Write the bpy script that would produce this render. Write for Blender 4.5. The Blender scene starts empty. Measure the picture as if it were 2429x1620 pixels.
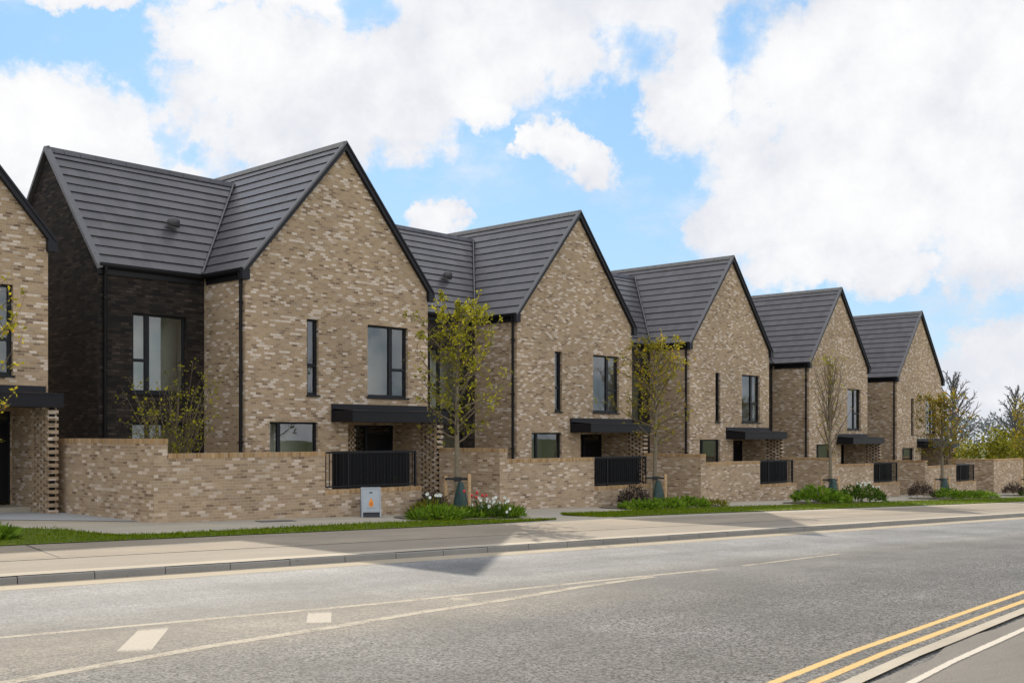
import bpy, math, random
from mathutils import Vector, Matrix
R = random.Random(7)
S = bpy.context.scene
COL = S.collection
rad = math.radians

# ------------------------------------------------------------------ site geometry (metres)
K0 = (-5.8568, 12.87)                 # a point on the kerb line
KD = (0.74533, 0.6667); KN = (-0.6667, 0.74533)   # along the kerb / away from the road
CAMZ = 1.78
def SD(x, y):
    return (x-K0[0])*KD[0]+(y-K0[1])*KD[1], (x-K0[0])*KN[0]+(y-K0[1])*KN[1]
def XY(s, d):
    return K0[0]+s*KD[0]+d*KN[0], K0[1]+s*KD[1]+d*KN[1]
def GZ(x, y):                          # ground height: gentle fall along the street
    s, d = SD(x, y)
    s = max(-60., min(s, 85.)); dd = max(0., min(d, 26.))
    return CAMZ-1.67-.0209*s-.000568*max(0., min(s, 85.)-5.1)*dd
ROAD = -.09
HR = (.6771, .7359); HB = (-.7359, .6771)          # house front direction / backwards
HROT = math.atan2(HR[1], HR[0])
C1 = (-6.8243, 27.8276); PV = (6.9831, 7.9475, -.2644)

# ------------------------------------------------------------------ mesh helper
class MB:
    def __init__(s): s.v=[]; s.f=[]; s.uv=[]; s.sm=[]
    def poly(s, pts, uv=None, smooth=False):
        n=len(s.v); pts=[tuple(p) for p in pts]; s.v+=pts; s.f.append(tuple(range(n,n+len(pts)))); s.sm.append(smooth)
        if uv is None:
            a=Vector(pts[1])-Vector(pts[0]); nn=None
            for i in range(2,len(pts)):
                nn=a.cross(Vector(pts[i])-Vector(pts[0]))
                if nn.length>1e-9: break
            nn=nn.normalized() if nn.length>0 else Vector((0,0,1))
            if abs(nn.z)<.75:
                t=Vector((-nn.y,nn.x,0)).normalized(); uv=[(t.x*p[0]+t.y*p[1],p[2]) for p in pts]
            else: uv=[(p[0],p[1]) for p in pts]
        s.uv+=uv
    def box(s, a, b, ox=None, oy=None, org=None):
        x0,y0,z0=a; x1,y1,z1=b
        P=[(x0,y0,z0),(x1,y0,z0),(x1,y1,z0),(x0,y1,z0),(x0,y0,z1),(x1,y0,z1),(x1,y1,z1),(x0,y1,z1)]
        if ox: P=[(org[0]+p[0]*ox[0]+p[1]*oy[0], org[1]+p[0]*ox[1]+p[1]*oy[1], p[2]) for p in P]
        for q in ((0,1,5,4),(1,2,6,5),(2,3,7,6),(3,0,4,7),(4,5,6,7),(3,2,1,0)): s.poly([P[i] for i in q])
    def tube(s, pts, rads, n=6, cap=True):
        rings=[]
        for i,p in enumerate(pts):
            p=Vector(p)
            t=(Vector(pts[min(i+1,len(pts)-1)])-Vector(pts[max(i-1,0)]))
            t=t.normalized() if t.length>1e-9 else Vector((0,0,1))
            u=t.cross(Vector((.31,.95,.02)) if abs(t.y)<.9 else Vector((1,0,0))).normalized(); w=t.cross(u)
            rings.append([p+(u*math.cos(2*math.pi*k/n)+w*math.sin(2*math.pi*k/n))*rads[i] for k in range(n)])
        base=len(s.v)
        for r in rings: s.v+=[tuple(q) for q in r]
        L=0
        for i in range(len(rings)-1):
            for k in range(n):
                a=base+i*n+k; b=base+i*n+(k+1)%n
                s.f.append((a,b,b+n,a+n)); s.sm.append(True)
                s.uv+=[(k/n,i),((k+1)/n,i),((k+1)/n,i+1),(k/n,i+1)]
        if cap:
            for ring,rev in ((rings[0],True),(rings[-1],False)):
                s.poly(ring[::-1] if rev else ring, uv=[(0,0)]*n)
    def lathe(s, prof, n=12, org=(0,0,0), wob=None):
        base=len(s.v)
        for (r,z) in prof:
            for k in range(n):
                a=2*math.pi*k/n; rr=r*(wob(a,z) if wob else 1)
                s.v.append((org[0]+rr*math.cos(a),org[1]+rr*math.sin(a),org[2]+z))
        for i in range(len(prof)-1):
            for k in range(n):
                a=base+i*n+k;b=base+i*n+(k+1)%n
                s.f.append((a,b,b+n,a+n)); s.sm.append(True); s.uv+=[(k/n,i)]*4
    def leaf(s, p, d, up, L, w):          # a folded leaf of two triangles
        p=Vector(p); d=Vector(d).normalized(); sd=d.cross(Vector(up))
        if sd.length<1e-4: sd=d.cross(Vector((1,0,0)))
        sd.normalize(); m=p+d*L*.5
        s.poly([p, m+sd*w*.5, p+d*L, m-sd*w*.5], uv=[(0,0),(1,.5),(.5,1),(0,.5)])
    def build(s, name, mat, parent=None):
        me=bpy.data.meshes.new(name); me.from_pydata(s.v,[],s.f); 
        ul=me.uv_layers.new(name='UVMap')
        flat=[c for t in s.uv for c in t]; ul.data.foreach_set('uv',flat)
        me.polygons.foreach_set('use_smooth',s.sm); me.materials.append(mat); me.update()
        o=bpy.data.objects.new(name,me); COL.objects.link(o)
        if parent: o.parent=parent
        return o
def thing(name,label,cat,loc=(0,0,0),rz=0,group=None):
    o=bpy.data.objects.new(name,None); COL.objects.link(o); o.location=loc; o.rotation_euler=(0,0,rz); o.empty_display_size=.2
    return tag(o,label,cat,group)
def tag(o,label,cat,group=None,kind=None):
    o['label']=label; o['category']=cat
    if group:o['group']=group
    if kind:o['kind']=kind
    return o
def struct(o): o['kind']='structure'; return o
def dup(o,parent=None):
    c=o.copy(); COL.objects.link(c)
    if parent: c.parent=parent
    for ch in list(o.children): dup(ch,c)
    return c

# ------------------------------------------------------------------ materials
def newmat(name):
    m=bpy.data.materials.new(name); m.use_nodes=True; nt=m.node_tree; nt.nodes.clear()
    out=nt.nodes.new('ShaderNodeOutputMaterial'); b=nt.nodes.new('ShaderNodeBsdfPrincipled')
    nt.links.new(b.outputs[0],out.inputs[0]); return m,nt,b,out
class N:
    def __init__(s,nt): s.nt=nt
    def put(s,sock,v):
        if hasattr(v,'is_linked') or isinstance(v,bpy.types.NodeSocket): s.nt.links.new(v,sock)
        else: sock.default_value=v
    def m(s,op,a,b=None,c=None,clamp=False):
        n=s.nt.nodes.new('ShaderNodeMath'); n.operation=op; n.use_clamp=clamp; s.put(n.inputs[0],a)
        if b is not None: s.put(n.inputs[1],b)
        if c is not None: s.put(n.inputs[2],c)
        return n.outputs[0]
    def noise(s,vec,scale,detail=3,rough=.5,col=False,dim='3D',lac=2.):
        n=s.nt.nodes.new('ShaderNodeTexNoise'); n.noise_dimensions=dim
        if vec is not None: s.nt.links.new(vec,n.inputs['Vector'])
        n.inputs['Scale'].default_value=scale;n.inputs['Detail'].default_value=detail;n.inputs['Roughness'].default_value=rough;n.inputs['Lacunarity'].default_value=lac
        return n.outputs['Color' if col else 'Fac']
    def ramp(s,f,stops,interp='LINEAR'):
        n=s.nt.nodes.new('ShaderNodeValToRGB'); e=n.color_ramp; e.interpolation=interp
        while len(e.elements)<len(stops): e.elements.new(.5)
        for el,(p,c) in zip(e.elements,stops):
            el.position=p; el.color=(c[0],c[1],c[2],1) if hasattr(c,'__len__') else (c,c,c,1)
        s.put(n.inputs[0],f); return n.outputs[0]
    def mix(s,f,a,b,mode='MIX'):
        n=s.nt.nodes.new('ShaderNodeMix'); n.data_type='RGBA'; n.blend_type=mode; n.clamp_factor=True
        s.put(n.inputs[0],f)
        for i,v in ((6,a),(7,b)):
            if isinstance(v,(tuple,list)): n.inputs[i].default_value=(v[0],v[1],v[2],1)
            else: s.nt.links.new(v,n.inputs[i])
        return n.outputs[2]
    def sep(s,v):
        n=s.nt.nodes.new('ShaderNodeSeparateXYZ'); s.nt.links.new(v,n.inputs[0]); return n.outputs
    def comb(s,x,y,z):
        n=s.nt.nodes.new('ShaderNodeCombineXYZ'); s.put(n.inputs[0],x);s.put(n.inputs[1],y);s.put(n.inputs[2],z); return n.outputs[0]
    def white(s,v):
        n=s.nt.nodes.new('ShaderNodeTexWhiteNoise'); n.noise_dimensions='3D'; s.nt.links.new(v,n.inputs['Vector']); return n.outputs
    def sst(s,x,a,b):
        n=s.nt.nodes.new('ShaderNodeMapRange'); n.interpolation_type='SMOOTHSTEP'
        s.put(n.inputs[0],x); n.inputs[1].default_value=a; n.inputs[2].default_value=b; return n.outputs[0]
    def uv(s): n=s.nt.nodes.new('ShaderNodeUVMap'); n.uv_map='UVMap'; return n.outputs[0]
    def obj(s): return s.nt.nodes.new('ShaderNodeTexCoord').outputs['Object']
    def pos(s): return s.nt.nodes.new('ShaderNodeNewGeometry').outputs['Position']
    def island(s): return s.nt.nodes.new('ShaderNodeNewGeometry').outputs['Random Per Island']
    def rnd(s): return s.nt.nodes.new('ShaderNodeObjectInfo').outputs['Random']
    def bump(s,h,strength,dist,b):
        n=s.nt.nodes.new('ShaderNodeBump'); n.inputs['Strength'].default_value=strength; n.inputs['Distance'].default_value=dist
        s.put(n.inputs['Height'],h); s.nt.links.new(n.outputs[0],b.inputs['Normal'])
    def scale(s,v,sc):
        n=s.nt.nodes.new('ShaderNodeMapping'); n.inputs['Scale'].default_value=sc; s.nt.links.new(v,n.inputs[0]); return n.outputs[0]

def brick_mat(name, stops, mortar, bl=.225, bh=.075, stagger=.5, rough=.9, mw=.0055, patch=.34, hue=True):
    m,nt,b,out=newmat(name); n=N(nt)
    u,v,_=n.sep(n.uv()); rv=n.m('DIVIDE',v,bh); row=n.m('FLOOR',rv); fv=n.m('FRACT',rv)
    jit=n.white(n.comb(row,3.3,1.7))[0]
    ru=n.m('ADD',n.m('DIVIDE',u,bl),n.m('ADD',n.m('MULTIPLY',row,stagger),n.m('MULTIPLY',jit,.25)))
    colm=n.m('FLOOR',ru); fu=n.m('FRACT',ru)
    w=n.white(n.comb(colm,row,n.m('MULTIPLY',n.rnd(),91.)))
    pt=n.noise(n.scale(n.uv(),(1,1.6,1)),1.1,3,.6)
    h=n.m('ADD',w[0],n.m('MULTIPLY',n.m('SUBTRACT',pt,.5),patch),clamp=True)
    c=n.ramp(h,stops)
    hv=n.sep(w[1])
    if hue:
        c=n.mix(n.m('MULTIPLY',n.sst(hv[0],.7,.9),.4),c,(.46,.275,.145)); c=n.mix(n.m('MULTIPLY',n.sst(hv[1],.72,.92),.4),c,(.36,.285,.215))
    g=n.noise(n.scale(n.uv(),(1,1.5,1)),38,3,.65)
    c=n.mix(n.m('MULTIPLY',n.m('SUBTRACT',g,.3),.55,clamp=True),c,(stops[0][1]),'MIX')
    big=n.noise(n.uv(),.35,2,.5)
    c=n.mix(1.,c,n.ramp(big,[(.3,.80),(.7,1.1)]),'MULTIPLY')
    em=n.m('MULTIPLY',n.m('MINIMUM',fv,n.m('SUBTRACT',1,fv)),bh); eu=n.m('MULTIPLY',n.m('MINIMUM',fu,n.m('SUBTRACT',1,fu)),bl)
    dm=n.m('MINIMUM',em,eu); mk=n.sst(dm,mw*.5,mw*1.25)
    c=n.mix(mk,mortar,c)
    nt.links.new(c,b.inputs['Base Color']); b.inputs['Roughness'].default_value=rough; b.inputs['Specular IOR Level'].default_value=.25
    n.bump(n.m('ADD',mk,n.m('MULTIPLY',g,.5)),.6,.006,b)
    return m
TAN=[(0,(.19,.125,.08)),(.11,(.34,.235,.145)),(.3,(.435,.308,.185)),(.5,(.485,.348,.213)),(.72,(.445,.317,.198)),(.80,(.52,.40,.275)),(.84,(.82,.73,.62)),(1,(.98,.91,.82))]
M_BRICK=brick_mat('tan_brick',TAN,(.47,.37,.26),bl=.172,bh=.062,patch=.24)
M_WALL=brick_mat('garden_brick',[(0,(.20,.132,.085)),(.11,(.35,.245,.155)),(.45,(.435,.312,.196)),(.7,(.465,.338,.216)),(.82,(.515,.395,.272)),(.855,(.72,.62,.51)),(1,(.88,.80,.70))],(.47,.375,.265),bl=.185,bh=.065,patch=.24)
M_COPE=brick_mat('coping_brick',[(0,(.27,.155,.065)),(.4,(.40,.25,.115)),(.75,(.45,.29,.14)),(.95,(.52,.37,.22)),(1,(.62,.46,.3))],(.46,.33,.19),bl=.075,bh=.4,stagger=0)
M_DARK=brick_mat('dark_brick',[(0,(.014,.011,.010)),(.5,(.032,.025,.020)),(.8,(.046,.034,.026)),(1,(.075,.056,.044))],(.017,.015,.013),mw=.007,hue=False)

def simple(name,col,rough=.5,metal=0,var=.12,nscale=8,spec=.5,bump=0):
    m,nt,b,out=newmat(name); n=N(nt)
    f=n.noise(n.obj(),nscale,4,.6)
    c=n.mix(1.,tuple(col),n.ramp(f,[(.25,1-var),(.75,1+var)]),'MULTIPLY')
    nt.links.new(c,b.inputs['Base Color']); b.inputs['Roughness'].default_value=rough; b.inputs['Metallic'].default_value=metal
    b.inputs['Specular IOR Level'].default_value=spec
    if bump: n.bump(f,bump,.01,b)
    return m
M_BLACK=simple('black_metal',(.009,.009,.011),.5,0,.2,5,.25)
M_FRAME=simple('anthracite_frame',(.012,.013,.016),.5,0,.1,5,.25)
M_DOOR=simple('black_door',(.005,.005,.006),.55,spec=.2)
M_GUT=simple('black_gutter',(.008,.008,.009),.45,spec=.25)
M_BARGE=simple('bargeboard',(.014,.014,.018),.5,spec=.25)
M_VERGE=simple('dry_verge',(.12,.115,.118),.5)
M_FASCIA=simple('canopy_metal',(.010,.010,.013),.45,spec=.22)
M_ROOM=simple('painted_room',(.86,.85,.78),.9,0,.03,1)
M_WOOD=simple('stake_wood',(.46,.30,.15),.8,0,.25,14,.3,.2)
M_TIE=simple('rubber_tie',(.02,.02,.02),.7)
M_ROCK=simple('boulder_stone',(.07,.05,.042),.9,0,.5,5,.3,.8)
M_ROCK2=simple('boulder_slate',(.10,.105,.11),.9,0,.4,5,.3,.8)
M_BAG=simple('green_bag',(.018,.05,.042),.5,0,.35,6,.5,.5)
M_SIGNF=simple('sign_frame',(.30,.32,.34),.4,.2,.1,6)
M_SIGNP=simple('sign_panel',(.34,.37,.39),.45,0,.10,5)
M_FLAME=simple('sign_orange',(.75,.26,.012),.5,0,.15,9)
M_FLAME2=simple('sign_red',(.52,.13,.008),.5,0,.1,9)
M_DKV=simple('sign_dark',(.012,.012,.02),.5)
M_IRON=simple('iron_cover',(.10,.095,.09),.6,0,.3,30)

def tile_mat():
    m,nt,b,out=newmat('roof_tile'); n=N(nt)
    u,v,_=n.sep(n.uv()); row=n.m('FLOOR',n.m('DIVIDE',v,.345)); ru=n.m('ADD',n.m('DIVIDE',u,.295),n.m('MULTIPLY',row,.5))
    w=n.white(n.comb(n.m('FLOOR',ru),row,n.m('MULTIPLY',n.rnd(),53.)))[0]
    fu=n.m('FRACT',ru); j=n.sst(n.m('MINIMUM',fu,n.m('SUBTRACT',1,fu)),.004,.012)
    g=n.noise(n.uv(),26,4,.65); g2=n.noise(n.uv(),.9,3,.6)
    c=n.ramp(n.m('ADD',n.m('MULTIPLY',w,.45),n.m('MULTIPLY',g2,.6)),[(.2,(.056,.051,.055)),(.9,(.092,.084,.089))])
    c=n.mix(1.,c,n.ramp(g,[(.25,.8),(.75,1.18)]),'MULTIPLY')
    c=n.mix(j,n.mix(.35,c,(.03,.028,.03)),c)
    lip_shade=n.m('LESS_THAN',n.m('FRACT',n.m('DIVIDE',v,.345)),.0255)
    c=n.mix(lip_shade,c,(.02,.018,.02))  # shade under each tile course painted into the lip colour
    nt.links.new(c,b.inputs['Base Color'])
    nt.links.new(n.ramp(g,[(.3,.30),(.7,.52)]),b.inputs['Roughness']); b.inputs['Specular IOR Level'].default_value=.5
    n.bump(n.m('ADD',g,n.m('MULTIPLY',n.noise(n.uv(),3,2,.5),.6)),.28,.01,b)
    return m
M_TILE=tile_mat()
M_RIDGE=simple('ridge_tile',(.15,.14,.13),.55,0,.15,12,.5,.2)

def glass_mat(name,tint,refl):
    m,nt,b,out=newmat(name); nt.nodes.remove(b); n=N(nt)
    tr=nt.nodes.new('ShaderNodeBsdfTransparent'); tr.inputs[0].default_value=(*tint,1)
    gl=nt.nodes.new('ShaderNodeBsdfGlossy'); gl.inputs['Roughness'].default_value=.012; gl.inputs[0].default_value=(.93,.96,1,1)
    w=n.noise(n.obj(),1.2,1,.4)
    bm=nt.nodes.new('ShaderNodeBump'); bm.inputs['Strength'].default_value=.03; bm.inputs['Distance'].default_value=.05; nt.links.new(w,bm.inputs['Height']); nt.links.new(bm.outputs[0],gl.inputs['Normal'])
    fr=nt.nodes.new('ShaderNodeFresnel'); fr.inputs[0].default_value=refl
    mx=nt.nodes.new('ShaderNodeMixShader'); nt.links.new(fr.outputs[0],mx.inputs[0]); nt.links.new(tr.outputs[0],mx.inputs[1]); nt.links.new(gl.outputs[0],mx.inputs[2])
    nt.links.new(mx.outputs[0],out.inputs[0]); return m
M_GLASS=glass_mat('window_glass',(.93,.95,.90),2.0)

def street(v=None): pass
def asphalt_mat():
    m,nt,b,out=newmat('asphalt'); n=N(nt); p=n.pos()
    # along / across the road
    x,y,z=n.sep(p)
    d=n.m('ADD',n.m('MULTIPLY',n.m('SUBTRACT',x,K0[0]),KN[0]),n.m('MULTIPLY',n.m('SUBTRACT',y,K0[1]),KN[1]))
    s=n.m('ADD',n.m('MULTIPLY',n.m('SUBTRACT',x,K0[0]),KD[0]),n.m('MULTIPLY',n.m('SUBTRACT',y,K0[1]),KD[1]))
    sdv=n.comb(n.m('MULTIPLY',s,.18),d,0.)
    st=n.noise(sdv,1.3,5,.6)
    dw=n.m('ADD',d,n.m('MULTIPLY',n.m('SUBTRACT',st,.5),.5))
    # far lane pale, hatch zone beige, near lane mid grey with coarser chippings
    tone=n.ramp(n.m('DIVIDE',n.m('ADD',dw,10.),10.),[(0,(.20,.184,.16)),(.14,(.185,.174,.158)),(.28,(.155,.147,.138)),(.44,(.175,.166,.152)),(.50,(.235,.208,.17)),(.61,(.232,.204,.166)),(.645,(.20,.188,.168)),(.68,(.23,.22,.20)),(.76,(.262,.258,.248)),(.82,(.232,.227,.217)),(.9,(.275,.27,.26)),(.955,(.27,.262,.245)),(1,(.27,.26,.24))])
    tone0=n.ramp(n.m('DIVIDE',n.m('ADD',dw,10.),10.),[(0,(.19,.176,.156)),(.3,(.158,.15,.138)),(.58,(.172,.163,.15)),(.645,(.18,.17,.152)),(.68,(.23,.22,.20)),(.76,(.262,.258,.248)),(.82,(.232,.227,.217)),(.9,(.275,.27,.26)),(1,(.27,.26,.24))])
    tone=n.mix(n.sst(s,3.,7.5),tone,tone0)
    ag=n.noise(p,70,2,.75); ag2=n.noise(p,150,1,.6); big=n.noise(p,.55,4,.62); mid=n.noise(p,6,3,.6)
    v=nt.nodes.new('ShaderNodeTexVoronoi'); v.inputs['Scale'].default_value=55; nt.links.new(p,v.inputs['Vector'])
    ch=n.sep(v.outputs['Color'])[0]
    nearw=n.sst(d,-4.2,-6.2)
    amp=n.m('ADD',.8,n.m('MULTIPLY',nearw,1.35))
    k=n.m('ADD',n.m('ADD',n.m('MULTIPLY',n.m('SUBTRACT',ch,.5),1.15),n.m('MULTIPLY',n.m('SUBTRACT',ag,.5),1.7)),n.m('MULTIPLY',n.m('SUBTRACT',ag2,.5),.7))
    k=n.m('ADD',1.,n.m('MULTIPLY',n.m('MULTIPLY',k,amp),n.m('ADD',.35,n.m('MULTIPLY',big,.75))))
    k=n.m('MULTIPLY',k,n.m('ADD',.26,n.m('MULTIPLY',big,.90)))
    trk=n.noise(n.comb(n.m('MULTIPLY',s,.10),d,4.),1.9,4,.6); k=n.m('MULTIPLY',k,n.m('ADD',.68,n.m('MULTIPLY',trk,.64)))
    k=n.m('MULTIPLY',k,n.m('ADD',.86,n.m('MULTIPLY',mid,.28)))
    k=n.m('MULTIPLY',k,n.m('SUBTRACT',.95,n.m('MULTIPLY',nearw,.17)))
    c=n.mix(1.,tone,n.comb(k,k,k),'MULTIPLY')
    sp=n.sst(n.noise(p,34,1,.5),.69,.74)
    c=n.mix(n.m('MULTIPLY',sp,.55),c,(.05,.047,.045))
    nt.links.new(c,b.inputs['Base Color']); b.inputs['Roughness'].default_value=.82; b.inputs['Specular IOR Level'].default_value=.35
    n.bump(n.m('ADD',ch,n.m('MULTIPLY',ag,.8)),.55,.006,b)
    return m
M_ASPH=asphalt_mat()
def ground_mat(name,col,fine,amp=.25,big=.25,rough=.9,tint=None,stretch=.25,bump=.25):
    m,nt,b,out=newmat(name); n=N(nt); p=n.pos(); x,y,z=n.sep(p)
    d=n.m('ADD',n.m('MULTIPLY',x,KN[0]),n.m('MULTIPLY',y,KN[1])); s=n.m('ADD',n.m('MULTIPLY',x,KD[0]),n.m('MULTIPLY',y,KD[1]))
    sd=n.comb(n.m('MULTIPLY',s,stretch),d,0.)
    f=n.noise(p,fine,3,.7); g=n.noise(sd,.9,5,.62); h=n.noise(sd,7,4,.6)
    c=tuple(col)
    if tint: c=n.mix(n.sst(n.noise(p,.5,4,.6),.4,.65),c,tint)
    c=n.mix(1.,c,n.ramp(f,[(.25,1-amp),(.75,1+amp)]),'MULTIPLY')
    c=n.mix(1.,c,n.ramp(g,[(.25,1-big),(.75,1+big*.8)]),'MULTIPLY')
    c=n.mix(1.,c,n.ramp(h,[(.25,1-big*.4),(.75,1+big*.4)]),'MULTIPLY')
    sp=n.sst(n.noise(p,19,1,.5),.72,.76); c=n.mix(n.m('MULTIPLY',sp,.5),c,tuple(q*.35 for q in col))
    nt.links.new(c,b.inputs['Base Color']); b.inputs['Roughness'].default_value=rough; b.inputs['Specular IOR Level'].default_value=.25
    n.bump(f,bump,.005,b); return m
M_PAVE=ground_mat('pavement_surface',(.275,.228,.170),60,.18,.22,tint=(.24,.203,.156))
M_STRIP=ground_mat('pavement_edge',(.25,.213,.166),55,.16,.15)
M_PATH=ground_mat('path_concrete',(.38,.33,.25),40,.09,.16,tint=(.34,.305,.245))
M_KERB=ground_mat('kerb_concrete',(.25,.235,.21),50,.1,.18)
M_KERBF=ground_mat('kerb_light',(.38,.33,.255),50,.1,.2)
M_CHAN=ground_mat('gutter_channel',(.34,.285,.205),45,.14,.22)
M_NEARP=ground_mat('near_pavement',(.17,.152,.128),80,.4,.2)
M_EARTH=ground_mat('earth',(.16,.13,.09),12,.3,.3)
M_FIELD=ground_mat('field',(.10,.12,.04),2,.3,.3)
def paint_mat(name,col,under,wear,lo,hi,edge=.9):
    m,nt,b,out=newmat(name); n=N(nt); p=n.pos()
    nz=n.noise(p,30,4,.75); f=n.m('ADD',n.m('MULTIPLY',nz,.55),n.m('MULTIPLY',n.noise(p,3.2,3,.6),.45))
    k=n.m('MULTIPLY',n.sst(f,lo,hi),wear)
    u,v,_=n.sep(n.uv()); e=n.m('MULTIPLY',n.m('MINIMUM',v,n.m('SUBTRACT',1,v)),2.)
    k=n.m('MULTIPLY',k,n.sst(n.m('ADD',e,n.m('MULTIPLY',n.m('SUBTRACT',nz,.5),edge)),.02,.40))
    pc=n.mix(1.,tuple(col),n.ramp(n.noise(p,75,3,.75),[(.25,.72),(.75,1.2)]),'MULTIPLY')
    nt.links.new(pc,b.inputs['Base Color']); b.inputs['Roughness'].default_value=.8; b.inputs['Specular IOR Level'].default_value=.25
    tr=nt.nodes.new('ShaderNodeBsdfTransparent'); mx=nt.nodes.new('ShaderNodeMixShader')
    nt.links.new(k,mx.inputs[0]); nt.links.new(tr.outputs[0],mx.inputs[1]); nt.links.new(b.outputs[0],mx.inputs[2]); nt.links.new(mx.outputs[0],out.inputs[0]); return m
M_WHITE=paint_mat('white_road_paint',(.40,.35,.27),(0,0,0),.86,.29,.54,.8)
M_FAINT=paint_mat('faint_road_paint',(.34,.31,.26),(0,0,0),.55,.34,.60,.9)
M_HATCH=paint_mat('hatch_road_paint',(.39,.345,.28),(0,0,0),.92,.26,.45,.5)
M_YEL=paint_mat('yellow_road_paint',(.58,.385,.15),(0,0,0),.95,.28,.42)
M_WHITE2=paint_mat('cycle_line_paint',(.50,.45,.37),(.24,.21,.17),1.,.25,.35)
def leaf_mat(name,stops,trans=.42,rough=.6,spec=.15):
    m,nt,b,out=newmat(name); n=N(nt)
    c=n.ramp(n.island(),stops); nt.links.new(c,b.inputs['Base Color']); b.inputs['Roughness'].default_value=rough; b.inputs['Specular IOR Level'].default_value=spec
    t=nt.nodes.new('ShaderNodeBsdfTranslucent'); nt.links.new(c,t.inputs[0])
    mx=nt.nodes.new('ShaderNodeMixShader'); mx.inputs[0].default_value=trans
    nt.links.new(b.outputs[0],mx.inputs[1]); nt.links.new(t.outputs[0],mx.inputs[2]); nt.links.new(mx.outputs[0],out.inputs[0]); return m
YG=[(0,(.10,.11,.012)),(.3,(.21,.205,.013)),(.7,(.35,.325,.016)),(1,(.48,.42,.03))]
M_LF1=leaf_mat('spring_leaf',YG)
M_LF2=leaf_mat('spring_leaf_warm',[(0,(.14,.135,.015)),(.4,(.30,.27,.018)),(.85,(.48,.40,.025)),(1,(.6,.3,.02))])
M_LF3=leaf_mat('spring_leaf_olive',[(0,(.11,.11,.015)),(.5,(.22,.20,.02)),(.8,(.34,.26,.02)),(1,(.52,.22,.02))])
M_BUSH=leaf_mat('bed_leaf',[(0,(.06,.11,.008)),(.5,(.13,.23,.012)),(1,(.24,.34,.03))])
M_BUSHD=leaf_mat('bed_leaf_dark',[(0,(.035,.06,.01)),(.5,(.07,.125,.012)),(1,(.13,.2,.025))])
M_GRASS=leaf_mat('grass_blade',[(0,(.085,.13,.0005)),(.5,(.125,.178,.001)),(1,(.19,.235,.002))],.3,.9)
M_GRASSB=ground_mat('grass_base',(.075,.115,.001),60,.35,.3,tint=(.10,.13,.001))
M_HEDGE=leaf_mat('hedge_leaf',[(0,(.07,.08,.008)),(.5,(.16,.165,.012)),(1,(.28,.25,.018))])
M_HEDGEO=leaf_mat('hedge_leaf_orange',[(0,(.07,.075,.01)),(.4,(.17,.145,.012)),(.8,(.32,.21,.018)),(1,(.42,.2,.02))])
M_WOODF=leaf_mat('far_wood_leaf',[(0,(.17,.19,.20)),(1,(.25,.27,.28))],.1)  # blue grey leaf colour has the distance haze painted in
M_BARK=simple('young_bark',(.20,.165,.11),.85,0,.35,18,.3,.4)
M_TWIG=simple('twig_bark',(.15,.115,.07),.85,0,.3,18,.3)
M_TWIGP=simple('pale_twig',(.22,.165,.115),.85,0,.3,18,.3)
M_BARE=simple('bare_bark',(.11,.108,.11),.9,0,.3,10,.3)
M_PETW=simple('white_petal',(.80,.80,.72),.6,0,.06,9)
M_PETR=simple('red_petal',(.60,.02,.025),.5,0,.15,9)
M_PETY=simple('yellow_corona',(.75,.55,.08),.5)
M_STEM=simple('flower_stem',(.06,.13,.02),.6)

# ------------------------------------------------------------------ ground sheets in street coordinates
def sheet(name,mat,s0,s1,d0,d1,off,ds=2.,dd=2.):
    mb=MB(); ns=max(1,round((s1-s0)/ds)); nd=max(1,round((d1-d0)/dd))
    P=lambda i,j:(lambda x,y:(x,y,GZ(x,y)+off))(*XY(s0+(s1-s0)*i/ns,d0+(d1-d0)*j/nd))
    for i in range(ns):
        for j in range(nd): mb.poly([P(i,j),P(i+1,j),P(i+1,j+1),P(i,j+1)])
    return mb.build(name,mat)
def ribbon(name,mat,pts,w,off,w2=None):
    """strip of width w along a polyline of (s,d) points"""
    mb=MB(); L=[];Rr=[]
    dense=[]
    for a,b in zip(pts[:-1],pts[1:]):
        k=max(1,int(math.hypot(b[0]-a[0],b[1]-a[1])/1.))
        dense+=[(a[0]+(b[0]-a[0])*i/k,a[1]+(b[1]-a[1])*i/k) for i in range(k)]
    dense.append(pts[-1])
    for i,p in enumerate(dense):
        a=dense[max(i-1,0)];b=dense[min(i+1,len(dense)-1)]; t=Vector((b[0]-a[0],b[1]-a[1])).normalized()
        ww=w*.5*(1+.06*math.sin(i*2.3))
        for lst,sg in ((L,1),(Rr,-1)):
            x,y=XY(p[0]-t.y*ww*sg,p[1]+t.x*ww*sg); lst.append((x,y,GZ(x,y)+off))
    for i in range(len(L)-1): mb.poly([Rr[i],Rr[i+1],L[i+1],L[i]],uv=[(i,0),(i+1,0),(i+1,1),(i,1)])
    return mb.build(name,mat)
def area(name,mat,front,back,off,n=40):
    """sheet between two polylines given as lists of (s,d)"""
    def samp(pl,t):
        Ls=[math.hypot(b[0]-a[0],b[1]-a[1]) for a,b in zip(pl[:-1],pl[1:])]; T=t*sum(Ls)
        for (a,b),l in zip(zip(pl[:-1],pl[1:]),Ls):
            if T<=l+1e-9: f=T/l if l else 0; return (a[0]+(b[0]-a[0])*f,a[1]+(b[1]-a[1])*f)
            T-=l
        return pl[-1]
    mb=MB(); G=[]
    for i in range(n+1):
        a=samp(front,i/n); b=samp(back,i/n); row=[]
        for j in range(4):
            x,y=XY(a[0]+(b[0]-a[0])*j/3,a[1]+(b[1]-a[1])*j/3); row.append((x,y,GZ(x,y)+off))
        G.append(row)
    for i in range(n):
        for j in range(3): mb.poly([G[i][j],G[i+1][j],G[i+1][j+1],G[i][j+1]])
    return mb.build(name,mat),samp
mb=MB()
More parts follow.
